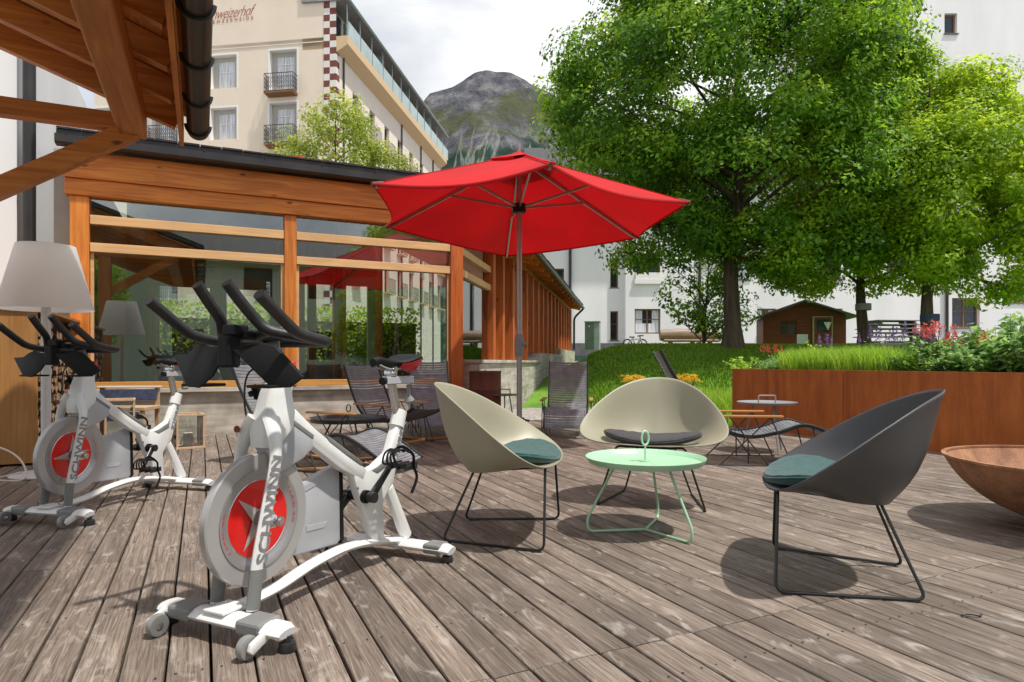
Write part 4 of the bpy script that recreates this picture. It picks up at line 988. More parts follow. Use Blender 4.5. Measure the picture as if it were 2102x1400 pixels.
tray_table('side_table', (-1.66, 6.6), 0.39, 0.305, 'dark_tray', 4, 'black round tray table behind the seat of the nearest exercise bike', rim=0.03)
tray_table('side_table', (-0.11, 9.0), 0.20, 0.44, 'green_metal', 3, 'small green round tray table next to the parasol pole', ring='bow', rim=0.008)

# ------------------------------------------------------------------ slatted loungers
def lounger(loc, face, prof, label, legs='wire', arms=True, width=0.50, rocker=False, scale=1.0, name='slatted_lounger', pitch=0.0315):
    P = thing(name, label, 'lounge chair', (loc[0], loc[1], 0), math.atan2(face[1], face[0]) - math.pi / 2, 'slatted lounge chairs')
    path = bez([(0, y * scale, z * scale) for y, z in prof], 10)
    for s in (-1, 1):
        b = MB(); b.tube([Vector((s * width / 2, p.y, p.z)) for p in path], 1.0, 8, flat=(0.009, 0.016), up=(0, 0.2, 1)); b.build('side_rail', 'black_metal', P)
    # slats at even spacing
    L = [0]
    for a, c in zip(path, path[1:]): L.append(L[-1] + (c - a).length)
    n = int(L[-1] / pitch); b = MB()
    for k in range(n):
        t = (k + 0.5) * L[-1] / n; i = max(j for j in range(len(L) - 1) if L[j] <= t); f_ = (t - L[i]) / max(1e-6, L[i + 1] - L[i])
        p = path[i].lerp(path[i + 1], f_); d = (path[i + 1] - path[i]).normalized(); nn = Vector((0, -d.z, d.y))
        if nn.z < 0: nn = -nn
        pts = []
        for q in range(9):
            u = -1 + q / 4; sag = 0.030 * (1 - u * u); pts.append(Vector((u * (width / 2 + 0.006), 0, 0)) + p - nn * sag)
        b.tube(pts, 1.0, 6, flat=(0.0152, 0.0035), up=nn)
    b.build('slats', 'slat_black', P)
    zmid = path[len(path) // 2].z
    yb = prof[0][0] * scale
    if arms:
        for s in (-1, 1):
            x = s * (width / 2 + 0.045); ah = 0.42 * scale
            b = MB(); b.box(x - 0.026, x + 0.026, -0.34 * scale, 0.22 * scale, ah, ah + 0.02, bev=0.006); b.build('armrest', 'bamboo', P)
            b = MB(); b.tube([(x, 0.12 * scale, ah), (x, 0.30 * scale, 0.012)], 0.006, 6); b.tube([(x, 0.12 * scale, ah), (x, -0.30 * scale, 0.012)], 0.006, 6); b.tube([(x, -0.22 * scale, ah), (x, 0.10 * scale, 0.012)], 0.006, 6)
            b.tube([(x, -0.32 * scale, 0.012), (x, 0.32 * scale, 0.012)], 0.006, 6); b.build('wire_leg', 'iron', P)
    else:
        for s in (-1, 1):
            x = s * (width / 2 - 0.02); b = MB(); ys = [p.y for p in path]
            for y in (min(ys) * 0.35, max(ys) * 0.6):
                b.tube([(x, y, zmid), (x, y * 1.2, 0.01)], 0.006, 6)
            b.tube([(x, min(ys) * 0.42, 0.01), (x, max(ys) * 0.72, 0.01)], 0.006, 6); b.build('wire_leg', 'iron', P)
    for s in (-1, 1):
        y0, y1 = path[int(len(path) * 0.45)].y, path[int(len(path) * 0.75)].y
        x = s * (width / 2 - 0.03)
        for y in (y0, y1):
            b = MB(); zz = min(path, key=lambda p: abs(p.y - y)).z; b.tube([(x, y, zz - 0.01), (x, y * 1.15 + 0.01, 0.03 if rocker else 0.012)], 0.006, 6)
            b.build('support_rod', 'iron', P)
    if rocker:
        for s in (-1, 1):
            b = MB(); x = s * (width / 2 + 0.03); b.tube([(x, y, 0.016 + 0.10 * (y / 0.75) ** 2) for y in np.linspace(-0.62, 0.72, 15)], 1.0, 8, flat=(0.014, 0.016), up=(0, 0, 1)); b.build('rocker', 'bamboo', P)
    return P
REC = [(-0.70, 0.88), (-0.60, 0.68), (-0.44, 0.44), (-0.24, 0.26), (-0.03, 0.19), (0.2, 0.23), (0.40, 0.30), (0.52, 0.31), (0.70, 0.24), (0.95, 0.10)]
UP = [(-0.52, 0.90), (-0.46, 0.74), (-0.36, 0.52), (-0.26, 0.36), (-0.05, 0.30), (0.18, 0.33), (0.36, 0.36), (0.44, 0.31), (0.50, 0.18), (0.51, 0.12)]
lounger((-1.72, 5.62), (0.90, -0.42), REC, 'black slatted rocking lounger with footrest, half hidden behind the nearest exercise bike', rocker=True)
lounger((-1.30, 7.25), (0.80, -0.60), [(-0.58, 0.86), (-0.47, 0.62), (-0.33, 0.38), (-0.15, 0.26), (0.1, 0.26), (0.35, 0.33), (0.55, 0.42)], 'black slatted lounge chair leaning back under the middle of the large window', rocker=True)
lounger((-0.98, 8.15), (0.25, -0.96), UP, 'black slatted chair standing against the red corner post')
lounger((0.68, 8.02), (-0.12, -0.99), UP, 'upright grey slatted chair facing out, right of the parasol pole')
lounger((2.12, 5.85), (0.96, -0.10), [(-0.80, 1.0), (-0.66, 0.74), (-0.48, 0.48), (-0.28, 0.32), (-0.05, 0.25), (0.2, 0.29), (0.38, 0.35), (0.52, 0.33), (0.75, 0.22), (0.95, 0.12)], 'black slatted lounger with footrest stretched out beside the rusty planter')
# ------------------------------------------------------------------ corten planter
NXT = 6.59; PLY = 6.78
def planter():
    P = thing('corten_planter', 'long waist high planter of rusty corten steel panels', 'planter', D(NXT, PLY, 0), TH)
    ends = [0.0]
    for L in (1.72, 2.0, 2.0, 2.0, 2.0): ends.append(ends[-1] - L)
    for a, c in zip(ends, ends[1:]):
        b = MB(); b.box(0.0, 0.012, c + 0.003, a - 0.003, -0.02, 0.80, bev=0.002); b.build('panel', 'corten', P)
    b = MB(); b.box(0.0125, 3.2, -0.012, 0.0, -0.02, 0.80); b.build('end_panel', 'corten', P)
    b = MB(); b.box(0.013, 0.055, -9.7, -0.013, 0.785, 0.797); b.build('top_flange', 'corten', P)
    b = MB(); b.box(0.056, 3.2, -9.7, -0.013, -0.02, 0.74); b.build('soil', 'soil', P)
planter()

def fire_bowl():
    P = thing('fire_bowl', 'wide shallow fire bowl of brown rusty steel', 'fire bowl', (3.01, 3.45, 0))
    Rr = 0.60; h = 0.345; prof = []
    for k in range(25):
        a = (k / 24) * R(70); prof.append((Rr / math.sin(R(70)) * math.sin(a), 0.025 + (1 - math.cos(a)) / (1 - math.cos(R(70))) * h * 0.97))
    b = MB(); b.lathe(prof + [(Rr + 0.002, h + 0.028), (Rr - 0.006, h + 0.030), (Rr - 0.010, h + 0.02)] + [(r_ * 0.982, z + 0.012) for r_, z in prof[::-1]][1:], 96); b.build('bowl', 'bowl_rust', P)
    b = MB(); b.lathe([(Rr - 0.012, h + 0.022), (Rr - 0.012, h + 0.034), (Rr + 0.012, h + 0.034), (Rr + 0.012, h + 0.022), (Rr - 0.012, h + 0.022)], 96); b.build('rim', 'bowl_rust', P)
    b = MB(); b.lathe([(0.0, 0.0), (0.17, 0.0), (0.17, 0.045), (0.0, 0.045)], 40); b.build('foot', 'bowl_rust', P)
fire_bowl()

# ------------------------------------------------------------------ parasol
def parasol(c, hz, rim, apex, hub, label, closed_name='parasol', group='red parasols', base=True):
    """c: pole foot; rim: six rim points (dx, dy) about the pole, all at height hz"""
    P = thing(closed_name, label, 'parasol', c, 0, group)
    rim = [Vector((x, y, z)) for x, y, z in rim]; ap = Vector((0, 0, apex)); n = len(rim)
    b = MB(); N = 10
    vt = 0.16          # vent opening
    for k in range(n):
        p, q = rim[k], rim[(k + 1) % n]; grid = []
        for j in range(N + 1):
            t = vt + (1 - vt) * j / N; row = []
            for i in range(N + 1):
                u = i / N; a = ap.lerp(p, t); c_ = ap.lerp(q, t); v = a.lerp(c_, u)
                sag = 4 * u * (1 - u); v = v - Vector((v.x, v.y, 0)) * 0.07 * sag * t ** 3 - Vector((0, 0, 0.075 * sag * t * (1.0 - 0.35 * t)))
                row.append(v)
            grid.append(row)
        vs = [v for r_ in grid for v in r_]; w = N + 1
        b.add(vs, [(j * w + i, j * w + i + 1, (j + 1) * w + i + 1, (j + 1) * w + i) for j in range(N) for i in range(N)], True)
    cn = b.build('canopy', 'canopy_red', P)
    hm = MB()
    for k in range(n):
        p, q = rim[k], rim[(k + 1) % n]; pts = []
        for i in range(13):
            u = i / 12; v = p.lerp(q, u); sag = 4 * u * (1 - u); pts.append(v - Vector((v.x, v.y, 0)) * 0.07 * sag - Vector((0, 0, 0.075 * sag * 0.65)))
        hm.tube(pts, 1.0, 6, flat=(0.004, 0.014), up=(0, 0, 1), caps=False)
    hm.build('hem', 'canopy_red', cn)
    for k in range(n):
        s_ = MB(); s_.tube([ap.lerp(rim[k], t) + Vector((0, 0, 0.004)) for t in (0.2, 0.5, 0.8, 1.0)], 1.0, 6, flat=(0.010, 0.003), up=(0, 0, 1)); s_.build('seam', 'canopy_red', cn)
    b = MB(); vs = []; m = 24
    for j in range(5):
        for k in range(n):
            t = [0.0, 0.07, 0.14, 0.20, 0.24][j]; v = ap.lerp(rim[k], t) + Vector((0, 0, 0.028 if t > 0 else 0.04)); vs.append(v)
            v2 = ap.lerp((rim[k] + rim[(k + 1) % n]) / 2, t) + Vector((0, 0, 0.012 + (0.028 if t == 0 else 0) + 0.012 * (k % 2))); vs.append(v2)
    b.add(vs, [(j * 12 + i, j * 12 + (i + 1) % 12, (j + 1) * 12 + (i + 1) % 12, (j + 1) * 12 + i) for j in range(4) for i in range(12)], True)
    b.build('vent_flap', 'canopy_red', cn)
    for k in range(n):
        r_ = rim[k]; b = MB(); a = ap + Vector((0, 0, -0.04)) + (r_ - ap).normalized() * 0.05; e = r_ + Vector((0, 0, -0.03)) + (ap - r_).normalized() * 0.04
        b.beam(a, e, 0.022, 0.03); rb = b.build('rib', 'pole_grey', P)
        s = MB(); mid = ap.lerp(r_, 0.50) + Vector((0, 0, -0.05)); s.beam(Vector((0, 0, hub)) + Vector((r_.x, r_.y, 0)).normalized() * 0.06, mid, 0.018, 0.026); s.build('strut', 'pole_grey', P)
        t_ = MB(); t_.tube([r_ + (ap - r_).normalized() * 0.12 + Vector((0, 0, -0.01)), r_ + (r_ - ap).normalized() * 0.01], 0.02, 8); t_.build('corner_pocket', 'check_red', cn)
    b = MB(); b.tube([(0, 0, 0.10), (0, 0, apex + 0.02)], 0.030, 16); pl_ = b.build('pole', 'pole_grey', P)
    b = MB(); b.tube([(0, 0, hub - 0.06), (0, 0, hub + 0.03)], [0.07, 0.075], 16); b.build('hub', 'black_plastic', P)
    b = MB(); b.tube([(0, 0, apex - 0.08), (0, 0, apex + 0.0)], 0.06, 12); b.build('crown_hub', 'black_plastic', P)
    b = MB(); b.tube([(0, 0, apex + 0.03), (0, 0, apex + 0.12)], 0.014, 8); b.build('finial', 'pole_grey', P)
    b = MB(); b.tube([(0, 0, 0.96), (0, 0, 1.02), (0, 0, 1.14), (0, 0, 1.20)], [0.04, 0.052, 0.052, 0.04], 14); b.tube([(0.04, -0.03, 1.09), (0.085, -0.05, 1.09)], 0.02, 8); b.build('crank_housing', 'bike_grey', P)
    if base:
        b = MB(); b.lathe([(0, 0), (0.10, 0), (0.10, 0.02), (0.05, 0.03), (0.046, 0.24), (0.056, 0.24), (0.056, 0.28), (0, 0.28)], 20); b.tube([(0.03, 0, 0.26), (0.11, -0.02, 0.25)], 0.012, 8); b.tube([(-0.03, 0, 0.26), (-0.09, -0.03, 0.25)], 0.010, 8)
        b.build('stand', 'iron', P)
    return P
_h = 1.55   # rim height above eye
def rimpt(px, py, cx, cy, dz=0.0):
    Y = F * (_h + dz) / (742 - py); return ((px - 1051) / F * Y - cx, Y - cy, _h + H + dz)
UC = (0.081, 7.15)
parasol((UC[0], UC[1], 0), 0, [rimpt(1130, 338, *UC, -0.05), rimpt(1415, 415, *UC, 0.0), rimpt(1310, 487, *UC, 0.0), rimpt(1040, 525, *UC, 0.02), rimpt(793, 465, *UC, -0.02), rimpt(765, 378, *UC, -0.06)],
        3.17, 2.60, 'large open red parasol on a grey pole at the edge of the deck')

# ------------------------------------------------------------------ floor lamp, firewood, lanterns, small furniture
def floor_lamp():
    P = thing('floor_lamp', 'giant white floor lamp with a conical shade beside the firewood', 'floor lamp', (-3.70, 5.16, 0))
    b = MB(); b.lathe([(0, 0), (0.24, 0), (0.245, 0.012), (0.22, 0.02), (0.05, 0.026), (0, 0.026)], 48); b.build('base', 'lamp_white', P)
    b = MB(); b.tube([(0, 0, 0.02), (0, 0, 1.34)], 0.034, 18); b.build('pole', 'lamp_white', P)
    b = MB(); b.lathe([(0.325, 1.31), (0.327, 1.31), (0.200, 1.82), (0.198, 1.82)], 64); b.lathe([(0.198, 1.818), (0.10, 1.818), (0.0, 1.818)], 64); b.build('lamp_shade', 'shade_linen', P)
    b = MB(); b.tube([(0, 0, 1.34), (0, 0, 1.46)], [0.03, 0.03], 12); b.tube([(0, 0, 1.46), (0, 0, 1.50), (0, 0, 1.56), (0, 0, 1.60)], [0.02, 0.045, 0.05, 0.02], 14); b.build('bulb', 'lamp_white', P)
    c = thing('power_cable', 'thin white cable looping over the deck by the floor lamp', 'cable', (-3.9, 5.0, 0))
    b = MB(); pts = [(0.05, 0.1, 0.03), (-0.05, -0.05, 0.012), (-0.3, 0.02, 0.012), (-0.02, -0.12, 0.012), (0.22, -0.10, 0.012), (0.12, 0.0, 0.14), (-0.12, 0.08, 0.23), (-0.45, 0.1, 0.24), (-0.9, 0.1, 0.10)]
    b.tube(bez(pts, 10), 0.007, 8); b.build('cable_loop', 'cable_white', c)
floor_lamp()

def firewood():
    a = Vector((-4.12, 5.64, 0))
    P = thing('firewood_box', 'tall firewood box with plywood side panels', 'firewood box', a, TH)
    b = MB(); b.box(-1.6, 0.0, 0.0, 0.025, 0.02, 1.34, bev=0.003); b.build('side_panel', 'plywood', P)
    b = MB(); b.box(-1.6, 0.0, 2.05, 2.075, 0.02, 1.34, bev=0.003); b.build('side_panel', 'plywood', P)
    b = MB(); b.box(-1.6, 0.02, 0.027, 2.048, 0.02, 0.05); b.build('base_board', 'plywood', P)
    b = MB(); b.box(-1.65, 0.03, -0.02, 2.1, 1.343, 1.368); b.build('lid', 'plywood', P)
    b = MB(); b.box(-0.75, -0.70, 0.03, 2.04, 0.052, 1.34); b.build('back_panel', 'plywood', P)
    mat('log_end', (0.42, 0.27, 0.15), 0.9, var=0.4, scale=14); mat('log_bark', (0.10, 0.06, 0.035), 0.95, var=0.4, scale=20)
    r_ = random.Random(5); z = 0.06; i = 0
    G = 'split logs stacked in the firewood box'
    first = {}
    pos = []
    while z < 1.26:
        y = 0.05 + r_.uniform(0, 0.04)
        while y < 1.98:
            w = r_.uniform(0.075, 0.13); pos.append((y + w / 2, z + w * 0.42, w / 2)); y += w + 0.006
        z += 0.088
    shapes = []
    for s_ in range(5):
        n = r_.choice([3, 4, 5, 6]); pts = [((1 + r_.uniform(-0.2, 0.1)) * math.cos(R(360 * k / n + r_.uniform(-12, 12))), (0.9 + r_.uniform(-0.2, 0.1)) * math.sin(R(360 * k / n + r_.uniform(-12, 12)))) for k in range(n)]
        bm_ = MB(); bm_.prism(pts, -0.5, 0.5, plane='yz'); shapes.append((bm_.mesh('log', 'log_bark'), [(x, y) for x, y in pts]))
        MEe = MB(); MEe.prism([(x * 0.93, y * 0.93) for x, y in pts], 0.5, 0.502, plane='yz'); shapes[-1] += (MEe.mesh('cut_face', 'log_end'),)
    for k, (y, z, rr) in enumerate(pos):
        if k >= 240: break
        me, _, en = shapes[k % 5]
        o = bpy.data.objects.new('firewood_log', me); COL.objects.link(o)
        w = P.matrix_basis; p = Vector((-0.34 + r_.uniform(-0.02, 0.02), y, z)); q = Matrix.Rotation(TH, 3, 'Z') @ p + a
        o.location = q; o.rotation_euler = (0, 0, TH); o.scale = (0.66, rr, rr * 0.95)
        tag(o, 'split log in the stack inside the plywood firewood box', 'firewood log', G)
        e = bpy.data.objects.new('cut_face', en); COL.objects.link(e); e.parent = o
firewood()

def lantern(loc, rz, w, h, label):
    P = thing('wooden_lantern', label, 'lantern', (loc[0], loc[1], 0), rz, 'wooden lanterns by the wall'); t = 0.018
    for x in (-1, 1):
        for y in (-1, 1):
            b = MB(); b.box(x * (w / 2) - t / 2, x * (w / 2) + t / 2, y * (w / 2) - t / 2, y * (w / 2) + t / 2, 0.025, h - 0.022); b.build('corner_post', 'pale_wood', P)
    b = MB(); b.box(-w / 2 - 0.015, w / 2 + 0.015, -w / 2 - 0.015, w / 2 + 0.015, 0.0, 0.024, bev=0.003); b.build('base', 'pale_wood', P)
    for s in (-1, 1):
        b = MB(); b.box(-w / 2 - 0.012, w / 2 + 0.012, s * w / 2 - 0.012, s * w / 2 + 0.012, h - 0.021, h, bev=0.002); b.build('top_rail', 'pale_wood', P)
        b = MB(); b.box(s * w / 2 - 0.012, s * w / 2 + 0.012, -w / 2 + 0.0125, w / 2 - 0.0125, h - 0.021, h - 0.001, bev=0.002); b.build('top_rail', 'pale_wood', P)
        b = MB(); b.box(-w / 2 + 0.01, w / 2 - 0.01, s * (w / 2 - 0.002) - 0.0015, s * (w / 2 - 0.002) + 0.0015, 0.026, h - 0.022); b.build('glass_pane', 'lantern_glass', P)
        b = MB(); b.box(s * (w / 2 - 0.002) - 0.0015, s * (w / 2 - 0.002) + 0.0015, -w / 2 + 0.01, w / 2 - 0.01, 0.026, h - 0.022); b.build('glass_pane', 'lantern_glass', P)
    cd = MB(); cd.tube([(0, 0, 0.0), (0, 0, 0.13)], 0.045, 20); o = cd.build('candle', 'candle'); o.location = (loc[0], loc[1], 0.026)
    tag(o, label.split(' with')[0].replace('wooden framed lantern', 'thick cream candle inside the wooden lantern').replace('taller wooden lantern', 'thick cream candle inside the taller lantern'), 'candle', 'candles in the lanterns')
    wk = MB(); wk.tube([(0, 0, 0.13), (0, 0, 0.142)], 0.002, 6); wk.build('wick', 'iron', o)
lantern((-3.38, 6.78), R(38), 0.25, 0.36, 'wooden framed lantern standing alone on the deck')
lantern((-4.22, 7.00), R(30), 0.26, 0.50, 'taller wooden lantern under the blue seated bench')

def bench():
    P = thing('wooden_bench', 'pale wooden bench with dark blue seat boards below the window', 'bench', (-4.35, 7.18, 0), TH * 0.2)
    for x in (-0.30, 0.30):
        for y in (-0.1, 0.26):
            b = MB(); b.box(x - 0.02, x + 0.02, y - 0.02, y + 0.02, 0.0, 0.36 if y < 0 else 0.60); b.build('leg', 'pale_wood', P)
    b = MB(); b.box(-0.34, 0.34, -0.13, 0.26, 0.363, 0.40, bev=0.004); b.build('seat', 'pale_wood', P)
    b = MB(); b.box(-0.31, 0.31, 0.215, 0.238, 0.46, 0.585, bev=0.01); b.build('backrest', 'blue_cushion', P)
    b = MB(); b.box(-0.34, 0.34, 0.21, 0.30, 0.603, 0.62, bev=0.003); b.build('top_rail', 'white_paint', P)
    b = MB(); b.box(-0.28, 0.28, -0.136, -0.131, 0.25, 0.35); b.build('apron', 'blue_cushion', P)
bench()

def barrel():
    P = thing('rusty_barrel', 'dark red rusty steel barrel by the concrete wall', 'barrel', (-0.375, 9.05, 0))
    r_ = 0.222; prof = [(0, 0.0), (r_, 0.0), (r_ + 0.006, 0.012), (r_, 0.03)]
    for z in (0.25, 0.51): prof += [(r_, z - 0.02), (r_ + 0.008, z), (r_, z + 0.02)]
    prof += [(r_, 0.74), (r_ + 0.008, 0.755), (r_ + 0.004, 0.768), (r_ - 0.006, 0.765), (r_ - 0.008, 0.60), (0, 0.60)]
    b = MB(); b.lathe(prof, 56); b.build('drum', 'barrel_rust', P)
    b = MB(); b.tube([(-0.015, -r_ + 0.02, 0.772), (0.015, -r_ + 0.02, 0.772), (0.015, -r_ + 0.02, 0.79)], 0.006, 6); b.build('lid_latch', 'iron', P)
barrel()

tw = MB(); tw.tube(bez([(0, 0, 0.006), (0.03, 0.006, 0.008), (0.06, -0.004, 0.006), (0.075, 0.008, 0.006)], 4), 0.0035, 6)
tag(tw.build('twig', 'iron', loc=(1.585, 2.29, 0)), 'short dark twig lying on the deck behind the dark grey armchair', 'twig')
# ------------------------------------------------------------------ foliage
def leaves_mesh(name, m, pos, nrm, size, rnd, shape='leaf', droop=0.25):
    """one bent pointed leaf (two quads) per position; numpy throughout"""
    n = len(pos); pos = np.asarray(pos, float); nrm = np.asarray(nrm, float); size = np.asarray(size, float)[:, None]
    nrm /= np.linalg.norm(nrm, axis=1)[:, None] + 1e-9
    t = rng.normal(size=(n, 3)); t[:, 2] -= droop * 2; t -= nrm * (t * nrm).sum(1)[:, None]; t /= np.linalg.norm(t, axis=1)[:, None] + 1e-9
    w = np.cross(nrm, t)
    asp = 0.27 if shape == 'leaf' else 0.13
    a = pos - t * size * 0.5; b = pos + t * size * 0.5 - nrm * size * 0.10; l = pos + w * size * asp - t * size * 0.08 - nrm * size * 0.10; r = pos - w * size * asp - t * size * 0.08 - nrm * size * 0.10
    V = np.stack([a, l, b, r, ], 1).reshape(-1, 3).astype(np.float32)
    me = bpy.data.meshes.new(name); me.vertices.add(4 * n); me.vertices.foreach_set('co', V.ravel())
    idx = (np.arange(n)[:, None] * 4 + np.array([0, 1, 2, 0, 2, 3])[None]).ravel().astype(np.int32)
    me.loops.add(6 * n); me.loops.foreach_set('vertex_index', idx)
    me.polygons.add(2 * n); me.polygons.foreach_set('loop_start', np.arange(2 * n, dtype=np.int32) * 3)
    try: me.polygons.foreach_set('loop_total', np.full(2 * n, 3, np.int32))
    except Exception: pass
    at = me.attributes.new('rnd', 'FLOAT', 'FACE'); at.data.foreach_set('value', np.repeat(np.clip(rnd, 0, 1), 2).astype(np.float32))
    me.materials.append(MATS[m]); me.update(calc_edges=True); return me
def leaves_obj(name, m, parent, *a, **k):
    o = bpy.data.objects.new(name, leaves_mesh(name, m, *a, **k)); COL.objects.link(o)
    if parent: o.parent = parent
    return o
def crown_leaves(env, n_clump, per, clump_r, leaf, seed, hollow=0.55, gap=-0.27, flat=1.0):
    """env: list of ellipsoids (cx,cy,cz,rx,ry,rz). Clumps sit in the outer part of the union, leaves hang in each clump"""
    g = np.random.default_rng(seed); P = []; N = []; S = []; C = []
    env = np.array(env, float); vol = env[:, 3] * env[:, 4] * env[:, 5]; vol = vol ** (2 / 3); vol /= vol.sum()
    centres = []
    while len(centres) < n_clump:
        e = env[g.choice(len(env), p=vol)]; d = g.normal(size=3); d /= np.linalg.norm(d)
        rr = g.uniform(hollow, 1.0) ** 0.6; c = e[:3] + d * e[3:] * rr
        q = ((c - env[:, :3]) / env[:, 3:]); ins = (q * q).sum(1)
        if ins.min() < hollow ** 2.2: continue
        if noise.noise(Vector(c * 0.75) + Vector((seed * 3.1, 0, 0))) < gap: continue
        centres.append((c, d))
    for c, d in centres:
        tone = g.normal(0.42, 0.24); r = clump_r * g.uniform(0.6, 1.35); k = int(per * g.uniform(0.6, 1.3) * (r / clump_r) ** 2)
        q = g.normal(size=(k, 3)); q /= np.linalg.norm(q, axis=1)[:, None]; q *= (g.uniform(0.25, 1, (k, 1)) ** 0.45) * r; q[:, 2] *= 0.72 * flat; q[:, :2] *= g.uniform(0.75, 1.2, 2)
        q[:, 2] -= 0.25 * r * (q[:, 0] ** 2 + q[:, 1] ** 2) / r ** 2
        P.append(c + q); nn = q / r * 0.9 + d * 0.35 + g.normal(size=(k, 3)) * 0.42 + np.array([0, 0, 0.75]); N.append(nn)
        S.append(g.uniform(0.7, 1.25, k) * leaf); C.append(np.clip(tone + g.normal(0, 0.09, k) + 0.28 * (q[:, 2] / r), 0, 1))  # leaf tone climbs towards the clump top, light from above put into colour
    return np.concatenate(P), np.concatenate(N), np.concatenate(S), np.concatenate(C), [c for c, _ in centres]
def branch(b, p, q, r0, r1, bend, g, n=7):
    p = Vector(p); q = Vector(q); L = (q - p).length; off = Vector((g.uniform(-1, 1), g.uniform(-1, 1), g.uniform(-0.2, 0.8))) * bend * L
    pts = [p.lerp(q, t) + off * math.sin(math.pi * t) * 0.5 for t in np.linspace(0, 1, n)]
    b.tube(pts, [r0 + (r1 - r0) * t for t in np.linspace(0, 1, n)], 8); return pts
def tree(name, label, loc, trunk_h, trunk_r, env, n_clump, per, clump_r, leaf, m, seed, group=None, lean=(0, 0), top=None, nb=26, bark='bark'):
    g = random.Random(seed); P = thing(name, label, 'tree', loc, 0, group)
    pos, nrm, size, rnd, cen = crown_leaves(env, n_clump, per, clump_r, leaf, seed)
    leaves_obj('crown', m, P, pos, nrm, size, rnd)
    b = MB(); e0 = env[0]; topz = top or (e0[2] + e0[5] * 0.75)
    pts = []
    for t in np.linspace(0, 1, 16):
        z = -0.25 + (topz + 0.25) * t; pts.append(Vector((lean[0] * z + 0.06 * math.sin(z * 1.3 + seed), lean[1] * z + 0.05 * math.cos(z * 1.7 + seed), z)))
    rs = [trunk_r * (1.35 - 1.5 * min(1, t * 4) * 0.22) * (1 - 0.86 * t) if t > 0 else trunk_r * 1.8 for t in np.linspace(0, 1, 16)]; rs[1] = trunk_r * 1.12
    b.tube(pts, rs, 12); b.build('trunk', bark, P)
    lim = MB()
    for k in range(nb):
        c = cen[g.randrange(len(cen))]; t = min(0.92, max(trunk_h / topz * 0.85, (c[2] - 0.35 * math.hypot(c[0], c[1]) - 0.4) / topz)); i = t * 15; i0 = int(i)
        p0 = pts[i0].lerp(pts[min(15, i0 + 1)], i - i0); r0 = max(0.018, trunk_r * (1 - 0.86 * t) * 0.48)
        pp = branch(lim, p0, c, r0, 0.008, 0.18, g)
        for _ in range(2):
            c2 = Vector(c) * 0.93 + Vector((g.uniform(-1, 1), g.uniform(-1, 1), g.uniform(-0.8, 0.3))) * clump_r * 1.2 + Vector((0, 0, 0.07 * c[2])); branch(lim, pp[g.choice([3, 4])], c2, r0 * 0.4, 0.006, 0.2, g, 5)
    lim.build('limbs', bark, P)
    return P
# the big maple: crown about 10 m wide
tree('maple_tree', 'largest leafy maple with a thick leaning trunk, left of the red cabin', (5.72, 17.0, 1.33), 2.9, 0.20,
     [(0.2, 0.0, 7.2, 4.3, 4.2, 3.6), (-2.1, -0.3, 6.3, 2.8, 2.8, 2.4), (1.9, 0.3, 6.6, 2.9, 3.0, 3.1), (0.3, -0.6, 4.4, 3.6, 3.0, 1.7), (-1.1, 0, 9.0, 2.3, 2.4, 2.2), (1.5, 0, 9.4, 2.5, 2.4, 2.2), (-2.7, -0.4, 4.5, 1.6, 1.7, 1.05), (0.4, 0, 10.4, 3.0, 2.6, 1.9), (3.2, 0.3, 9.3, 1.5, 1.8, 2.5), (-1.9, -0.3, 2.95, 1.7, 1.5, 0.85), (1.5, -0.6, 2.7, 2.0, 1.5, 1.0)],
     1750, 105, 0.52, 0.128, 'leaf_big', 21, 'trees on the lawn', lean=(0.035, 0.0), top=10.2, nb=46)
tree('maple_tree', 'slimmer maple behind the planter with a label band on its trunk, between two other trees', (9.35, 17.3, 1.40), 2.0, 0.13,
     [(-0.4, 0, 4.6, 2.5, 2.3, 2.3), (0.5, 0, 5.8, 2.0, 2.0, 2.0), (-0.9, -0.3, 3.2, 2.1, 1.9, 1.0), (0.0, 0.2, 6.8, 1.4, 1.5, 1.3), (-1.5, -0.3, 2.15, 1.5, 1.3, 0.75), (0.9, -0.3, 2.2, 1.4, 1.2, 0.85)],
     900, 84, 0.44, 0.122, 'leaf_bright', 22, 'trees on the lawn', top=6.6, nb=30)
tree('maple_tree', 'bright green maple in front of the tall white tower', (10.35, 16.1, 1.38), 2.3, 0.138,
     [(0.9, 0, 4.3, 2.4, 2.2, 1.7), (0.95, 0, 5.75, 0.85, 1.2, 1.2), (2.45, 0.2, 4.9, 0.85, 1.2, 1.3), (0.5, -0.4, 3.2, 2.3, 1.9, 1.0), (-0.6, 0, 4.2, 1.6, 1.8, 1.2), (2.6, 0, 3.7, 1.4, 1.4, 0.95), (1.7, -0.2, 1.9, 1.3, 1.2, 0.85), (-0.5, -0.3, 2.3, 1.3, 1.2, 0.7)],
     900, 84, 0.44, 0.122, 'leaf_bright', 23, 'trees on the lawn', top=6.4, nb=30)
tree('sapling', 'small loose leafed sapling growing beside the big maple trunk', (5.55, 18.6, 1.40), 0.3, 0.045,
     [(-0.2, 0, 1.7, 1.15, 1.0, 1.25), (0.5, 0, 1.0, 0.9, 0.8, 0.8)], 120, 30, 0.32, 0.13, 'leaf_big', 24, None, top=2.6, nb=16)
tree('birch_tree', 'sparse yellow green young tree in front of the cream hotel', (-6.2, 23.0, 0.0), 4.0, 0.10,
     [(0.1, 0, 8.0, 1.5, 1.5, 2.4), (-1.5, 0, 6.9, 1.4, 1.3, 2.1), (1.45, 0, 7.2, 1.3, 1.3, 1.5), (0.2, 0, 9.1, 0.8, 0.9, 1.0)],
     520, 42, 0.42, 0.12, 'leaf_birch', 25, None, top=10.0, nb=34)

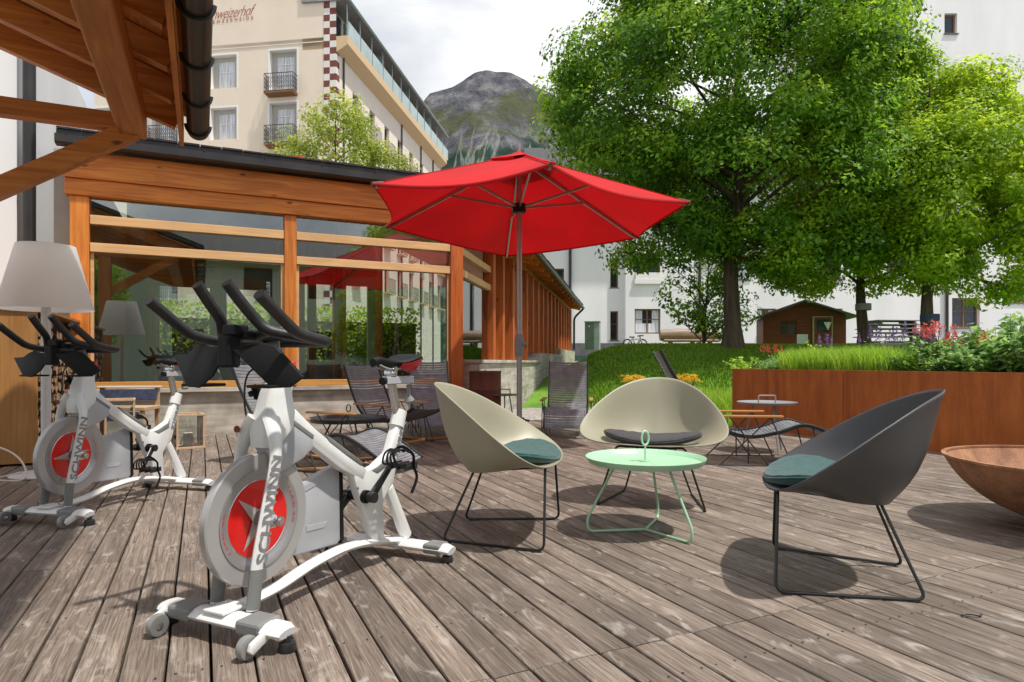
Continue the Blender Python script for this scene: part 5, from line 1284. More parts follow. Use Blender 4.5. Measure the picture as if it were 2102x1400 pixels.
# ------------------------------------------------------------------ grass
def blades(name, pts, hgt, m, width=0.006, lean=0.35, kind='stuff', parent=None, tones=None):
    n = len(pts); g = rng; pts = np.asarray(pts, float); h = np.asarray(hgt, float)
    a = g.uniform(0, 2 * math.pi, n); w = np.stack([np.cos(a), np.sin(a), np.zeros(n)], 1) * width * (0.6 + 0.8 * g.random((n, 1)))
    b = g.uniform(0, 2 * math.pi, n); l = g.uniform(0.05, lean, n) * h; off = np.stack([np.cos(b) * l, np.sin(b) * l, np.zeros(n)], 1); up = np.zeros((n, 3)); up[:, 2] = h
    v = np.stack([pts - w, pts + w, pts + w * 0.7 + off * 0.4 + up * 0.6, pts - w * 0.7 + off * 0.4 + up * 0.6, pts + off + up * 0.97], 1).reshape(-1, 3).astype(np.float32)
    me = bpy.data.meshes.new(name); me.vertices.add(5 * n); me.vertices.foreach_set('co', v.ravel())
    base = np.arange(n)[:, None] * 5; idx = np.concatenate([base + np.array([0, 1, 2, 0, 2, 3, 3, 2, 4])[None]], 1).ravel().astype(np.int32)
    me.loops.add(9 * n); me.loops.foreach_set('vertex_index', idx); me.polygons.add(3 * n); me.polygons.foreach_set('loop_start', np.arange(3 * n, dtype=np.int32) * 3)
    try: me.polygons.foreach_set('loop_total', np.full(3 * n, 3, np.int32))
    except Exception: pass
    t = tones if tones is not None else g.random(n); at = me.attributes.new('rnd', 'FLOAT', 'FACE'); at.data.foreach_set('value', np.repeat(t, 3).astype(np.float32))
    me.materials.append(MATS[m]); me.update(calc_edges=True); o = bpy.data.objects.new(name, me); COL.objects.link(o)
    if parent: o.parent = parent
    if kind: o['kind'] = kind
    return o
def hedge():
    P = thing('clipped_hedge', 'green hedge growing behind the glazed pavilion, glimpsed through its panes', 'hedge', D(1.2, 16.8, 0), TH)
    n = 9000; q = rng.random((n, 3)) * np.array([8.0, 1.0, 2.3]) - np.array([4.0, 0.5, 0.0])
    leaves_obj('foliage', 'leaf_bright', P, q, rng.normal(size=(n, 3)) + np.array([0, -0.6, 0.5]), rng.uniform(0.08, 0.15, n), rng.random(n))
    b = MB(); b.box(-3.9, 3.9, -0.2, 0.2, -0.1, 1.9); b.build('branch_core', 'bark', P)
hedge()
def lawn_blades():
    n = 150000; x = rng.uniform(-0.5, 9.5, n); y = 12.0 + 14 * rng.random(n) ** 1.5
    k = (x > 0.6 + 0.179 * (y - 9.5)) & (x < y * 0.66) & (y > 12.3 + 0.3 * np.sin(x * 2))
    k &= ~((x * 0.9028 + y * 0.4303 > 6.6) & (-x * 0.4303 + y * 0.9028 < 6.8))
    x, y = x[k], y[k]; z = np.array([ground_z(a, b) - 0.09 for a, b in zip(x, y)])
    h = rng.uniform(0.03, 0.085, len(x)); blades('grass', np.stack([x, y, z], 1), h, 'grass_blade', width=0.010)
    # long untrimmed clump beside the planter
    n = 5000; x = rng.normal(3.25, 0.42, n); y = rng.normal(10.8, 0.55, n); x += (y - 10.8) * -0.2
    k = ((x * 0.9028 + y * 0.4303) > 6.1) & (-x * 0.4303 + y * 0.9028 > 6.95); x, y = x[k], y[k]
    blades('long_grass', np.stack([x, y, np.full(len(x), -0.09)], 1), rng.uniform(0.25, 0.62, len(x)), 'leaf_lime', width=0.007, lean=0.6)
lawn_blades()

# ------------------------------------------------------------------ planter plants and flowers
def herb(kind, loc, r, h, label, seed, cat='plant', group=None, m='leaf_herb', flower=None, nfl=0, leaf=0.09, n=260, name='leafy_plant', shape='leaf'):
    g = np.random.default_rng(seed); gr = random.Random(seed); P = thing(name, label, cat, loc, 0, group)
    if kind == 'tuft':
        k = n; a = g.uniform(0, 2 * math.pi, k); rr = r * np.sqrt(g.random(k)) * 0.8; pts = np.stack([np.cos(a) * rr, np.sin(a) * rr, np.zeros(k)], 1)
        blades('blades', pts, g.uniform(0.6, 1.05, k) * h * (1 - 0.3 * (rr / r) ** 2), m, width=0.005, lean=0.55, kind=None, parent=P)
    else:
        ns = max(5, int(n / 28)); P_ = []; N_ = []; S_ = []; st = MB()
        for i in range(ns):
            a = gr.uniform(0, 2 * math.pi); q = r * math.sqrt(gr.random()); tip = Vector((math.cos(a) * q, math.sin(a) * q, h * gr.uniform(0.55, 1.0) * (1 - 0.25 * (q / r) ** 2))); foot = Vector((tip.x * 0.35, tip.y * 0.35, 0))
            pts = [foot.lerp(tip, t) + Vector((0, 0, 0.0)) for t in (0, 0.33, 0.66, 1)]; st.tube(pts, [0.005, 0.004, 0.003, 0.002], 5)
            for j in range(n // ns):
                t = gr.uniform(0.12, 1.0) ** 0.8; p = foot.lerp(tip, t); b = gr.uniform(0, 2 * math.pi); d = Vector((math.cos(b), math.sin(b), gr.uniform(-0.3, 0.5))); p = p + d * leaf * gr.uniform(0.3, 0.9)
                P_.append(p); N_.append(Vector((d.x * 0.5, d.y * 0.5, 0.9)) + Vector((gr.uniform(-.4, .4), gr.uniform(-.4, .4), gr.uniform(-.4, .4)))); S_.append(leaf * gr.uniform(0.6, 1.3))
        st.build('stems', 'leaf_stem', P); leaves_obj('leaves', m, P, np.array(P_), np.array(N_), np.array(S_), g.random(len(P_)), shape=shape)
    for i in range(nfl):
        a = gr.uniform(0, 2 * math.pi); q = r * 0.85 * math.sqrt(gr.random()); z = h * gr.uniform(0.82, 1.12); b = MB(); x, y = math.cos(a) * q, math.sin(a) * q
        b.tube([(x * 0.4, y * 0.4, 0), (x, y, z)], 0.003, 5)
        s = b.build('flower_stem', 'leaf_stem', P)
        k = 46; t = g.random(k); sp = {'petal_red': (0.11, 0.028), 'petal_pink': (0.12, 0.032), 'petal_purple': (0.16, 0.014), 'petal_yellow': (0.04, 0.045)}[flower]
        pos = np.stack([x + g.normal(0, sp[1], k) * (1.2 - t), y + g.normal(0, sp[1], k) * (1.2 - t), z - 0.02 + t * sp[0]], 1)
        o = bpy.data.objects.new('blossom', leaves_mesh('blossom', flower, pos, g.normal(size=(k, 3)), g.uniform(0.018, 0.035, k), g.random(k))); COL.objects.link(o); o.parent = P
    return P
mat('leaf_stem', (0.07, 0.14, 0.03), 0.7, var=0.2)
def plants():
    def at(px, d, z=0.74):      # px along the planter front, d metres back from its face
        k = (px - 1051) / F; y0 = (NXT * 0.9028 - k * (NXT * 0.4303)); # point D(NXT+d, y)
        X0 = (NXT + d); yy = (k * X0 * 0.4303 - X0 * 0.9028) / (-0.4303 - k * 0.9028)
        return D(X0, yy, z)
    S = 100
    G1 = 'plants growing in the corten planter'
    herb('leafy', at(1530, 0.35), 0.34, 0.24, 'yellow green low herb at the corner end of the planter', S + 1, group=G1, m='leaf_lime', n=420, leaf=0.05)
    herb('leafy', at(1585, 0.30), 0.30, 0.22, 'narrow leaved dark herb next to the yellow green corner herb', S + 2, group=G1, m='leaf_herb', n=420, leaf=0.09, shape='long')
    herb('leafy', at(1590, 1.0), 0.22, 0.34, 'herb with two orange red flower spikes at the corner end of the planter', S + 3, group=G1, n=160, flower='petal_red', nfl=5, leaf=0.06, name='red_flower')
    for i, (px, d) in enumerate(((1650, 0.35), (1705, 0.40), (1760, 0.38), (1810, 0.42))):
        herb('tuft', at(px, d), 0.36, 0.38, ['fine bright green grass tuft, first of the row after the dark herb', 'fine bright green grass tuft, second of the row after the dark herb', 'fine bright green grass tuft, third of the row after the dark herb', 'fine bright green grass tuft, last of the row, beside the purple flowers'][i], S + 10 + i, cat='grass tuft', group='bright grass tufts in the planter', m='leaf_lime', n=2200, name='grass_tuft')
    herb('leafy', at(1665, 0.9), 0.12, 0.55, 'tall thin lime stem standing up behind the grass tufts', S + 4, group=G1, m='leaf_lime', n=90, leaf=0.05)
    herb('leafy', at(1690, 1.5), 0.20, 0.45, 'small purple pink flowers in front of the cabin door', S + 5, group=G1, n=80, flower='petal_purple', nfl=5, leaf=0.05, name='purple_flower')
    for i, (px, d) in enumerate(((1795, 1.3), (1850, 1.2), (1900, 1.6))):
        herb('leafy', at(px, d), 0.26, 0.46, ['sparse purple sage in front of the stacked boards, next to the second trunk', 'sparse purple sage in the middle of the planter before the stacked boards', 'sparse purple sage under the third trunk behind the red flowers'][i], S + 20 + i, group='purple sage in the planter', n=110, flower='petal_purple', nfl=7, leaf=0.05, name='purple_flower')
    for i, (px, d) in enumerate(((1845, 0.45), (1890, 0.5))):
        herb('leafy', at(px, d), 0.28, 0.30, ['mixed yellow brown herb to the left of the red blooms', 'light green spreading herb under the red blooms'][i], S + 30 + i, group=G1, m='leaf_lime' if i else 'leaf_herb', n=420, leaf=0.055)
    herb('leafy', at(1915, 0.55), 0.26, 0.48, 'red blooming plant with many spikes under the third trunk', S + 40, group=G1, n=420, flower='petal_pink', nfl=9, leaf=0.07, name='red_flower')
    herb('leafy', at(1975, 0.40), 0.28, 0.36, 'red blooming plant leaning over the planter edge', S + 41, group=G1, n=520, flower='petal_red', nfl=5, leaf=0.08, name='red_flower')
    for i, (px, d, h, r) in enumerate(((1960, 0.8, 0.50, 0.34), (2030, 0.45, 0.44, 0.38), (2075, 0.9, 0.70, 0.40), (2120, 0.45, 0.62, 0.40), (2040, 1.3, 0.62, 0.36), (2170, 0.8, 0.8, 0.4))):
        herb('leafy', at(px, d), r, h, ['mid green leafy bush behind the red blooms', 'dense leafy bush spilling over the planter edge', 'tall pale leafy bush rising above the dense bush', 'leafy bush at the cut edge of the view', 'leafy bush behind the tall pale one', 'tallest leafy bush, partly out of view'][i], S + 50 + i, group=G1, m='leaf_herb', n=900, leaf=0.10)
    # yellow flowers and the like on the slope
    for i, (px, py, Y) in enumerate(((1297, 800, 13.4), (1412, 800, 13.4))):
        herb('leafy', ((px - 1051) / F * Y, Y, ground_z((px - 1051) / F * Y, Y) - 0.1), 0.25, 0.50, ['yellow flowering plant at the foot of the lawn, left of the sage armchair top', 'yellow flowering plant between the lounge chair back and the long grass'][i], S + 70 + i, group='yellow flowers at the foot of the lawn', n=200, flower='petal_yellow', nfl=40, leaf=0.06, name='yellow_flower')
plants()
# ------------------------------------------------------------------ buildings
def window(P, a, c, d, e, y, m='window_wood', bars=1, cross=1, glass='dark_glass', curtain=False, fw=0.07, sill=True):
    o = MB(); o.box(a, a + fw, y, y + 0.06, d, e); o.box(c - fw, c, y, y + 0.06, d, e); o.box(a + fw, c - fw, y, y + 0.06, d, d + fw); o.box(a + fw, c - fw, y, y + 0.06, e - fw, e)
    for k in range(bars):
        x = a + (c - a) * (k + 1) / (bars + 1); o.box(x - fw / 2, x + fw / 2, y - 0.004, y + 0.056, d + fw, e - fw)
    w = o.build('window', m, P)
    g = MB(); g.box(a + fw * 0.6, c - fw * 0.6, y + 0.025, y + 0.035, d + fw * 0.6, e - fw * 0.6); g.build('glass_pane', glass, w)
    if cross:
        q = MB()
        for k in range(cross):
            z = d + (e - d) * (k + 1) / (cross + 1) + 0.1 * (cross == 1); q.box(a + fw, c - fw, y + 0.003, y + 0.05, z - 0.018, z + 0.018)
        q.build('glazing_bar', m, w)
    if curtain:
        q = MB(); q.box(a + fw, a + fw + (c - a) * 0.26, y + 0.021, y + 0.024, d + fw, e - fw); q.box(c - fw - (c - a) * 0.26, c - fw, y + 0.021, y + 0.024, d + fw, e - fw); q.box(a + fw, c - fw, y + 0.018, y + 0.020, d + fw, d + (e - d) * 0.42); q.build('curtain', 'curtain', w)
    if sill:
        s = MB(); s.box(a - 0.05, c + 0.05, y - 0.26, y, d - 0.05, d - 0.003); s.build('window_sill', 'plinth_grey', w)
    return w
# white house beyond the lawn (units at 34 m: 1 m = 39 photo px)
def white_building():
    Y0 = 34.0; k = Y0 / F
    X = lambda px: (px - 1051) * k
    Z = lambda py: H + (742 - py) * k
    P = thing('white_apartment_house', 'long white plastered house with brown framed windows behind the lawn, three storeys', 'building', (0, Y0, 0))
    zb = 1.3; zt = Z(372)
    # recessed left part, projecting bay, right part
    b = MB(); holes = [(X(1256), X(1273), Z(588), Z(526)), (X(1256), X(1273), Z(698), Z(637)), (X(1137), X(1160), Z(590), Z(548)), (X(1256), X(1273), Z(470), Z(415))]
    wall_holes(b, X(1085), X(1284), zb, zt, holes, 0.55, 0.3); b.build('wall', 'white_plaster', P)
    for h in holes: window(P, *h, 0.80, bars=0, sill=True)
    b = MB(); b.add([(X(1284), 0.0, zb), (X(1284), 0.55, zb), (X(1284), 0.55, zt), (X(1284), 0.0, zt)], [(0, 1, 2, 3)]); b.build('return_wall', 'white_plaster', P)
    b = MB(); holes = [(X(1303), X(1356), Z(685), Z(634)), (X(1303), X(1356), Z(572), Z(520)), (X(1303), X(1356), Z(455), Z(405))]
    wall_holes(b, X(1284), X(1428), zb, zt, holes, 0.0, 0.22); b.build('bay_wall', 'white_plaster', P)
    for i_, h in enumerate(holes): window(P, *h, 0.16, bars=1, sill=False, curtain=i_ != 1)
    b = MB(); b.box(X(1302), X(1357), -0.16, -0.0, Z(583), Z(574)); b.box(X(1304), X(1355), -0.13, 0.0, Z(573.8), Z(560)); b.build('window_box', 'reveal_white', P)
    b = MB(); b.add([(X(1428), 0.0, zb), (X(1428), 0.4, zb), (X(1428), 0.4, zt), (X(1428), 0.0, zt)], [(0, 1, 2, 3)]); b.build('return_wall', 'white_plaster', P)
    b = MB(); holes = [(X(1700), X(1738), Z(690), Z(632)), (X(1690), X(1735), Z(572), Z(520)), (X(1500), X(1545), Z(572), Z(520)), (X(1560), X(1600), Z(690), Z(632)), (X(1500), X(1545), Z(455), Z(405)), (X(1620), X(1665), Z(455), Z(405)), (X(1600), X(1645), Z(572), Z(520)),
                       (X(1965), X(2022), Z(672), Z(610)), (X(1965), X(2022), Z(550), Z(490)), (X(1965), X(2022), Z(430), Z(370)), (X(1830), X(1875), Z(550), Z(490)), (X(2080), X(2130), Z(620), Z(565))]
    wall_holes(b, X(1428), X(2420), zb, zt, holes, 0.4, 0.25); b.build('wall', 'white_plaster', P)
    for i_, h in enumerate(holes): window(P, *h, 0.60, bars=1, curtain=i_ % 3 != 1)
    b = MB(); b.box(X(1085), X(2420), 0.36, 0.54, 1.2, Z(704)); b.build('base_course', 'plinth_grey', P)
    for px in (1172, 1440, 1952):
        b = MB(); y = 0.46 if px == 1172 else 0.30; b.tube([(X(px), y, 1.3), (X(px), y, zt + (6 if px > 1900 else 0))], 0.075, 8); b.build('downpipe', 'gutter_metal', P)
    b = MB(); b.prism([(-0.7, zt), (5.5, zt + 3.4), (11.5, zt), (11.5, zt + 0.12), (5.5, zt + 3.55), (-0.75, zt + 0.12)], X(1080), X(1745)); b.build('roof', 'roof_slate', P)
    b = MB(); b.box(X(1085), X(1086) , 0.56, 11, zb, zt); b.build('gable_wall', 'white_plaster', P)
    b = MB(); b.prism([(0.6, zt), (5.5, zt + 3.3), (10.5, zt)], X(1090), X(1092)); b.build('gable_wall', 'white_plaster', P)
    # tower
    T = thing('white_tower_block', 'tall windowed white block rising above the right hand trees', 'building', (0, Y0, 0)); T['label'] = 'tall white block rising above the bright green maple, with two small windows'
    b = MB(); holes = [(X(1944), X(1970), Z(65), Z(23)), (X(1944), X(1970), Z(180), Z(134))]
    wall_holes(b, X(1740), X(2420), zt + 0.002, Z(-260), holes, 0.2, 0.25); b.build('wall', 'white_plaster', T)
    for h in holes: window(T, *h, 0.38, bars=0, cross=0, fw=0.09)
    b = MB(); b.box(X(1740), X(2420), 0.22 + 0.3, 9, zt + 0.003, Z(-260)); b.build('core', 'white_plaster', T)
white_building()

# cream hotel
def hotel():
    e1 = Vector((0.148, 0.989)); a = math.atan2(-0.148, 0.989)    # local x = e2 (right), local y = e1 (back)
    C = Vector(((690 - 1051) / F * 40.0, 40.0, 0))
    P = thing('cream_hotel', 'large cream hotel with a red and white chequered corner and iron balconies', 'building', C, a)
    def lx(px):     # local x on the front face seen at px
        k = (px - 1051) / F; return (k * C.y - C.x) / (0.989 + k * 0.148)
    def lz(px, py):
        x = lx(px); Y = C.y - 0.148 * x; return H + (742 - py) * Y / F
    W = lx(200); top = 27.5
    cols_plain = [435, 195]; cols_bal = [581, 338]
    rows = [(110, 184), (218, 289), (325, 396), (432, 503), (539, 610)]
    holes = []; wins = []
    for px in cols_plain:
        c = lx(px + 24)
        for (ya, yb) in rows: holes.append((c - 0.90, c + 0.90, lz(px + 24, yb - 3), lz(px + 24, ya + 3)))
    hb = []
    for px in cols_bal:
        c = lx(px)
        for (ya, yb) in rows: hb.append((c - 0.92, c + 0.92, lz(px, yb + 10), lz(px, ya - 8)))
    zc = lz(560, 94)
    b = MB(); wall_holes(b, W, -0.002, 0.0, zc - 0.002, holes + hb, 0.0, 0.42); b.build('wall', 'cream_plaster', P)
    b = MB(); b.add([(W, 0.0, zc + 0.05), (-0.002, 0.0, zc + 0.05), (-0.002, 0.0, top), (W, 0.0, top)], [(0, 1, 2, 3)]); b.build('upper_wall', 'cream_plaster', P)
    b = MB(); b.box(W, -0.85, -0.035, 0.02, zc, zc + 0.049); b.build('string_course', 'pale_cream', P)
    for i, h in enumerate(holes + hb):
        bal = i >= len(holes); f = MB(); t = 0.10
        x0, x1, z0, z1 = h
        for q in ((x0 - t, x0, z0 - (0 if bal else t), z1 + t), (x1, x1 + t, z0 - (0 if bal else t), z1 + t)): f.box(q[0], q[1], -0.015, 0.006, q[2], q[3])
        f.box(x0, x1, -0.015, 0.006, z1, z1 + t)
        # white plastered splay lining
        f.box(x0 + 0.001, x0 + 0.02, 0.0, 0.40, z0, z1 - 0.02); f.box(x1 - 0.02, x1 - 0.001, 0.0, 0.40, z0, z1 - 0.02); f.box(x0 + 0.001, x1 - 0.001, 0.0, 0.40, z1 - 0.02, z1 - 0.001)
        f.build('window_surround', 'reveal_white', P)
        w = MB(); a_, c_ = x0 + 0.26, x1 - 0.26; d_, e_ = z0 + 0.02, z1 - 0.28; y = 0.34; fw = 0.08
        w.box(a_ - 0.24, a_, y, y + 0.05, z0, z1 - 0.02); w.box(c_, c_ + 0.24, y, y + 0.05, z0, z1 - 0.02); w.box(a_, c_, y, y + 0.05, e_, z1 - 0.02)
        w.box(a_, a_ + fw, y, y + 0.06, d_, e_); w.box(c_ - fw, c_, y, y + 0.06, d_, e_)
        w = w.build('window', 'room_wall', P)
        cu = MB(); cu.box(a_ + fw, c_ - fw, y + 0.04, y + 0.05, d_, e_); cu.build('curtain', 'curtain', w)
        br = MB(); xm = (a_ + c_) / 2; br.box(xm - 0.035, xm + 0.035, y, y + 0.035, d_, e_)
        for kz in ((0.62,) if not bal else (0.30, 0.55, 0.80)): zz = d_ + (e_ - d_) * kz; br.box(a_ + fw, c_ - fw, y + 0.002, y + 0.033, zz - 0.025, zz + 0.025)
        br.build('glazing_bar', 'reveal_white', w)
        if bal:
            s = MB(); s.prism([(0.0, z0 - 0.16), (-0.62, z0 - 0.10), (-0.62, z0 - 0.0), (0.0, z0 - 0.0)], x0 - 0.04, x1 + 0.04); s.build('balcony_slab', 'window_wood', P)
            r = MB()
            zr0, zr1 = z0 + 0.03, z0 + 1.10
            for (p, q) in (((x0 - 0.02, -0.6), (x1 + 0.02, -0.6)), ((x0 - 0.02, -0.6), (x0 - 0.02, 0.0)), ((x1 + 0.02, -0.6), (x1 + 0.02, 0.0))):
                for z in (zr0, zr1): r.beam((*p, z), (*q, z), 0.03, 0.035)
                L = math.dist(p, q); n = max(2, int(L / 0.14))
                for k in range(n + 1):
                    t_ = k / n; r.beam((p[0] + (q[0] - p[0]) * t_, p[1] + (q[1] - p[1]) * t_, zr0), (p[0] + (q[0] - p[0]) * t_, p[1] + (q[1] - p[1]) * t_, zr1), 0.016, 0.016, up=(0, 1, 0))
                    if k < n:
                        t2 = (k + 1) / n
                        for s_ in (0, 1):
                            for zz in (0.15, 0.4, 0.65):
                                A = (p[0] + (q[0] - p[0]) * (t_ if s_ else t2), p[1] + (q[1] - p[1]) * (t_ if s_ else t2), zr0 + zz); B_ = (p[0] + (q[0] - p[0]) * (t2 if s_ else t_), p[1] + (q[1] - p[1]) * (t2 if s_ else t_), zr0 + zz + 0.25); r.beam(A, B_, 0.012, 0.012, up=(0, 1, 0) if L > 1 else (1, 0, 0))
            r.build('balcony_railing', 'iron', P)
    # chequered corner
    for which, mm in ((0, 'check_red'), (1, 'check_white')):
        b = MB(); s = 0.405
        for j in range(int(top / s)):
            for i in range(2):
                if (i + j) % 2 == which: b.box(-0.80 + i * 0.40, -0.40 + i * 0.40, -0.03, 0.004, j * s, (j + 1) * s - 0.001)
        for j in range(int(20.4 / s)):
            if (j + 1) % 2 == which: b.box(-0.0, 0.02, 0.0, 0.45, j * s, (j + 1) * s - 0.001)
        b.build('chequered_corner', mm, P)
    # side wall running back
    L = 24.0; zs = 20.5
    holes = []
    for k in range(8):
        y = 2.6 + k * 3.05
        for (d, e) in ((16.3, 18.6), (12.9, 15.2), (9.5, 11.8), (6.1, 8.4)): holes.append((y, y + 1.05, d, e))
    b = MB(); wall_holes(b, 0.46, L, 0, zs, holes, 0.0, 0.3)
    sw = MB(); sw.v = [(-y + 0.0, x, z) for (x, y, z) in b.v]; sw.f = b.f; sw.sm = b.sm; sw.build('side_wall', 'pale_cream', P)
    for k, (y0, y1, d, e) in enumerate(holes):
        w = MB(); w.box(-0.30, -0.26, y0, y1, d, e); w = w.build('window', 'dark_glass', P)
        f = MB(); f.box(-0.26, -0.22, y0, y0 + 0.09, d, e); f.box(-0.26, -0.22, y1 - 0.09, y1, d, e); f.box(-0.26, -0.22, y0 + 0.5, y0 + 0.56, d, e); f.build('window_frame', 'window_wood', w)
        if k % 8 < 4 or True:
            r = MB(); r.box(0.002, 0.45, y0 - 0.2, y1 + 0.2, d - 0.14, d - 0.04); r.build('balcony_slab', 'soffit_ochre', P)
            r = MB()
            for z in (d, d + 1.0): r.beam((0.44, y0 - 0.2, z), (0.44, y1 + 0.2, z), 0.03, 0.03)
            for q in range(10): yy = y0 - 0.2 + q * (y1 - y0 + 0.4) / 9; r.beam((0.44, yy, d - 0.04), (0.44, yy, d + 1.0), 0.02, 0.02, up=(0, 1, 0))
            r.build('balcony_railing', 'iron', P)
    for y in (1.0, 12.6, 18.0, 22.0):
        b = MB(); b.tube([(0.08, y, 0), (0.08, y, zs - 0.4)], 0.06, 8); b.build('downpipe', 'gutter_metal', P)
    # balcony slab at the eaves, set-back glazed storey and roof
    b = MB(); b.prism([(0.0, zs - 0.55), (0.75, zs - 0.10), (0.75, zs + 0.42), (-2.2, zs + 0.42), (-2.2, zs - 0.3), (0.0, zs - 0.3)], 0.0, L + 0.6, plane='xz'); b.build('cornice_slab', 'soffit_ochre', P)
    b = MB(); b.box(-2.0, -0.5, 0.02, L, zs + 0.43, zs + 2.6); b.build('top_storey', 'pale_cream', P)
    for k in range(14):
        y = 0.5 + k * 1.8; b = MB(); b.box(-0.5, -0.44, y, y + 1.25, zs + 0.5, zs + 2.4); w = b.build('window', 'dark_glass', P)
        f = MB(); f.box(-0.44, -0.40, y, y + 0.1, zs + 0.5, zs + 2.4); f.box(-0.44, -0.40, y + 1.15, y + 1.25, zs + 0.5, zs + 2.4); f.box(-0.44, -0.40, y + 0.1, y + 1.15, zs + 2.28, zs + 2.4); f.build('window_frame', 'cabinet_pale', w)
    for k in range(12):
        y = 0.2 + k * 2.1; b = MB(); b.box(0.66, 0.69, y + 0.05, y + 2.0, zs + 0.45, zs + 1.45); b.build('balustrade_glass', 'balcony_glass', P)
        b = MB(); b.box(0.60, 0.66, y - 0.03, y + 0.03, zs + 0.42, zs + 2.55); b.build('roof_strut', 'cabinet_pale', P)
    for y in (7.0, 13.0, 19.0):
        b = MB(); b.box(-0.3, 0.55, y, y + 0.04, zs + 0.45, zs + 2.4); b.build('divider_glass', 'balcony_glass', P)
    b = MB(); b.prism([(0.70, zs + 2.55), (0.80, zs + 2.80), (-2.2, zs + 4.0), (-2.2, zs + 2.6)], -0.15, L + 0.8, plane='xz'); rf = b.build('roof', 'stack_grey', P)
    b = MB(); b.tube([(0.82, -0.15, zs + 2.6), (0.82, L + 0.8, zs + 2.6)], 0.11, 8); b.build('gutter', 'cabinet_pale', rf)
    b = MB(); b.box(W, -2.3, 0.6, L, 0.0, 24.0); b.build('core', 'pale_cream', P)
    b = MB(); b.add([(0.0, 0.0, zs + 0.42), (-2.2, 0.0, zs + 0.42), (-2.2, 0.0, top), (0.0, 0, top)], [(0, 1, 2, 3)])
    # painted sign
    for body, px0, px1, py0, py1, nm, sh, bo in (("Schweizerhof", 419, 526, 33, 14, 'script_sign', 0.6, -0.014), ("LENZERHEIDE", 430, 520, 47, 37, 'small_sign', 0.0, 0.0)):
        o = text_mesh(nm, body, 1.0, 'sign_rust', P, Matrix.Identity(4), extrude=0.005, shear=sh, space=0.9 if sh else 1.8, bold=bo)
        xs_ = [v.co.x for v in o.data.vertices]; w0, w1 = min(xs_), max(xs_); X0, X1 = lx(px0), lx(px1); k = (X1 - X0) / (w1 - w0); ky = k * (1.45 if sh else 1.0)
        for v in o.data.vertices:
            u = (v.co.x - w0) * k; v.co = Vector((X0 + u, -0.02 + v.co.z * 0.5, lz(px0, py0) + v.co.y * ky + u * 0.03))
hotel()

# ------------------------------------------------------------------ things on the far lawn
def cabin():
    P = thing('garden_cabin', 'small red brown timber cabin under the trees with a white framed door', 'cabin', (12.05 * 24 / 24 * 0.895, 24.0, 1.42), R(-14))
    w, d, h = 1.42, 2.0, 1.15
    b = MB(); wall_holes(b, -w, w, 0, h, [(-0.85, -0.25, 0.45, 1.02)], 0, 0.08); b.add([(-w, 0, h), (w, 0, h), (0, 0, h + 0.52)], [(0, 1, 2)]); fr = b.build('front_wall', 'cabin_wood', P)
    for k in range(9):
        q = MB(); z = 0.13 * k + 0.12; q.box(-0.24, 0.28, -0.012, 0.0, z, z + 0.012); q.build('board_groove', 'soil', fr)
    b = MB(); b.box(-w, -w + 0.05, 0.002, d, 0, h); b.build('side_wall', 'cabin_wood', P)
    b = MB(); b.box(w - 0.05, w, 0.002, d, 0, h); b.build('side_wall', 'cabin_wood', P)
    b = MB(); b.box(-w, w, d, d + 0.05, 0, h); b.build('back_wall', 'cabin_wood', P)
    window(P, -0.85, -0.25, 0.45, 1.02, 0.03, m='cabin_wood', sill=False, fw=0.05)
    b = MB(); b.box(0.32, 0.95, -0.03, -0.002, 0.02, 1.10); dr = b.build('door', 'cabin_wood', P)
    b = MB(); b.box(0.28, 0.34, -0.045, -0.01, 0.0, 1.14); b.box(0.93, 0.97, -0.045, -0.01, 0.0, 1.14); b.box(0.34, 0.93, -0.045, -0.01, 1.10, 1.14); b.build('door_frame', 'door_cream', dr)
    b = MB(); b.box(0.42, 0.85, -0.036, -0.031, 0.55, 1.02); b.build('glass_pane', 'dark_glass', dr)
    b = MB(); b.prism([(0.66, 0.92), (0.92, 0.92), (0.80, 0.62)], -0.060, -0.05, plane='xz'); b.build('pennant', 'curtain', dr)
    for s in (-1, 1):
        b = MB(); b.beam((s * 0.0, -0.35, h + 0.56), (s * (w + 0.3), -0.35, h - 0.06), 0.02, 0.03); b.prism([(0.0, h + 0.54), (s * (w + 0.32), h - 0.08), (s * (w + 0.32), h - 0.02), (0.0, h + 0.60)], -0.35, d + 0.3, plane='xz'); b.build('roof', 'roof_slate', P)
    b = MB(); b.box(-0.42, -0.05, -0.5, -0.47, 0.0, 0.42); o = b.build('notice_board', 'cabinet_pale'); M = P.matrix_basis
    o.location = (10.25, 22.9, 1.42); tag(o, 'small pale board leaning in front of the red cabin', 'board')
cabin()
def log_bench():
    P = thing('log_bench', 'weathered grey log bench against the white house', 'bench', (7.55, 27.5, 1.42), R(2))
    b = MB(); b.tube([(-1.15, 0, 0.36), (1.2, 0, 0.36)], 1.0, 10, flat=(0.2, 0.06), up=(0, 0, 1)); b.build('seat', 'grey_log', P)
    b = MB(); b.tube([(-1.25, 0.2, 0.60), (-0.4, 0.2, 0.62), (0.5, 0.2, 0.61), (1.3, 0.2, 0.56)], [0.24, 0.26, 0.25, 0.22], 12, flat=(0.7, 1.0), up=(0, 0, 1)); b.build('backrest', 'grey_log', P)
    for x in (-0.85, 0.85, 0.1):
        b = MB(); b.tube([(x, 0.05, -0.05), (x, 0.05, 0.31)], 0.10, 10); b.build('leg', 'grey_log', P)
log_bench()
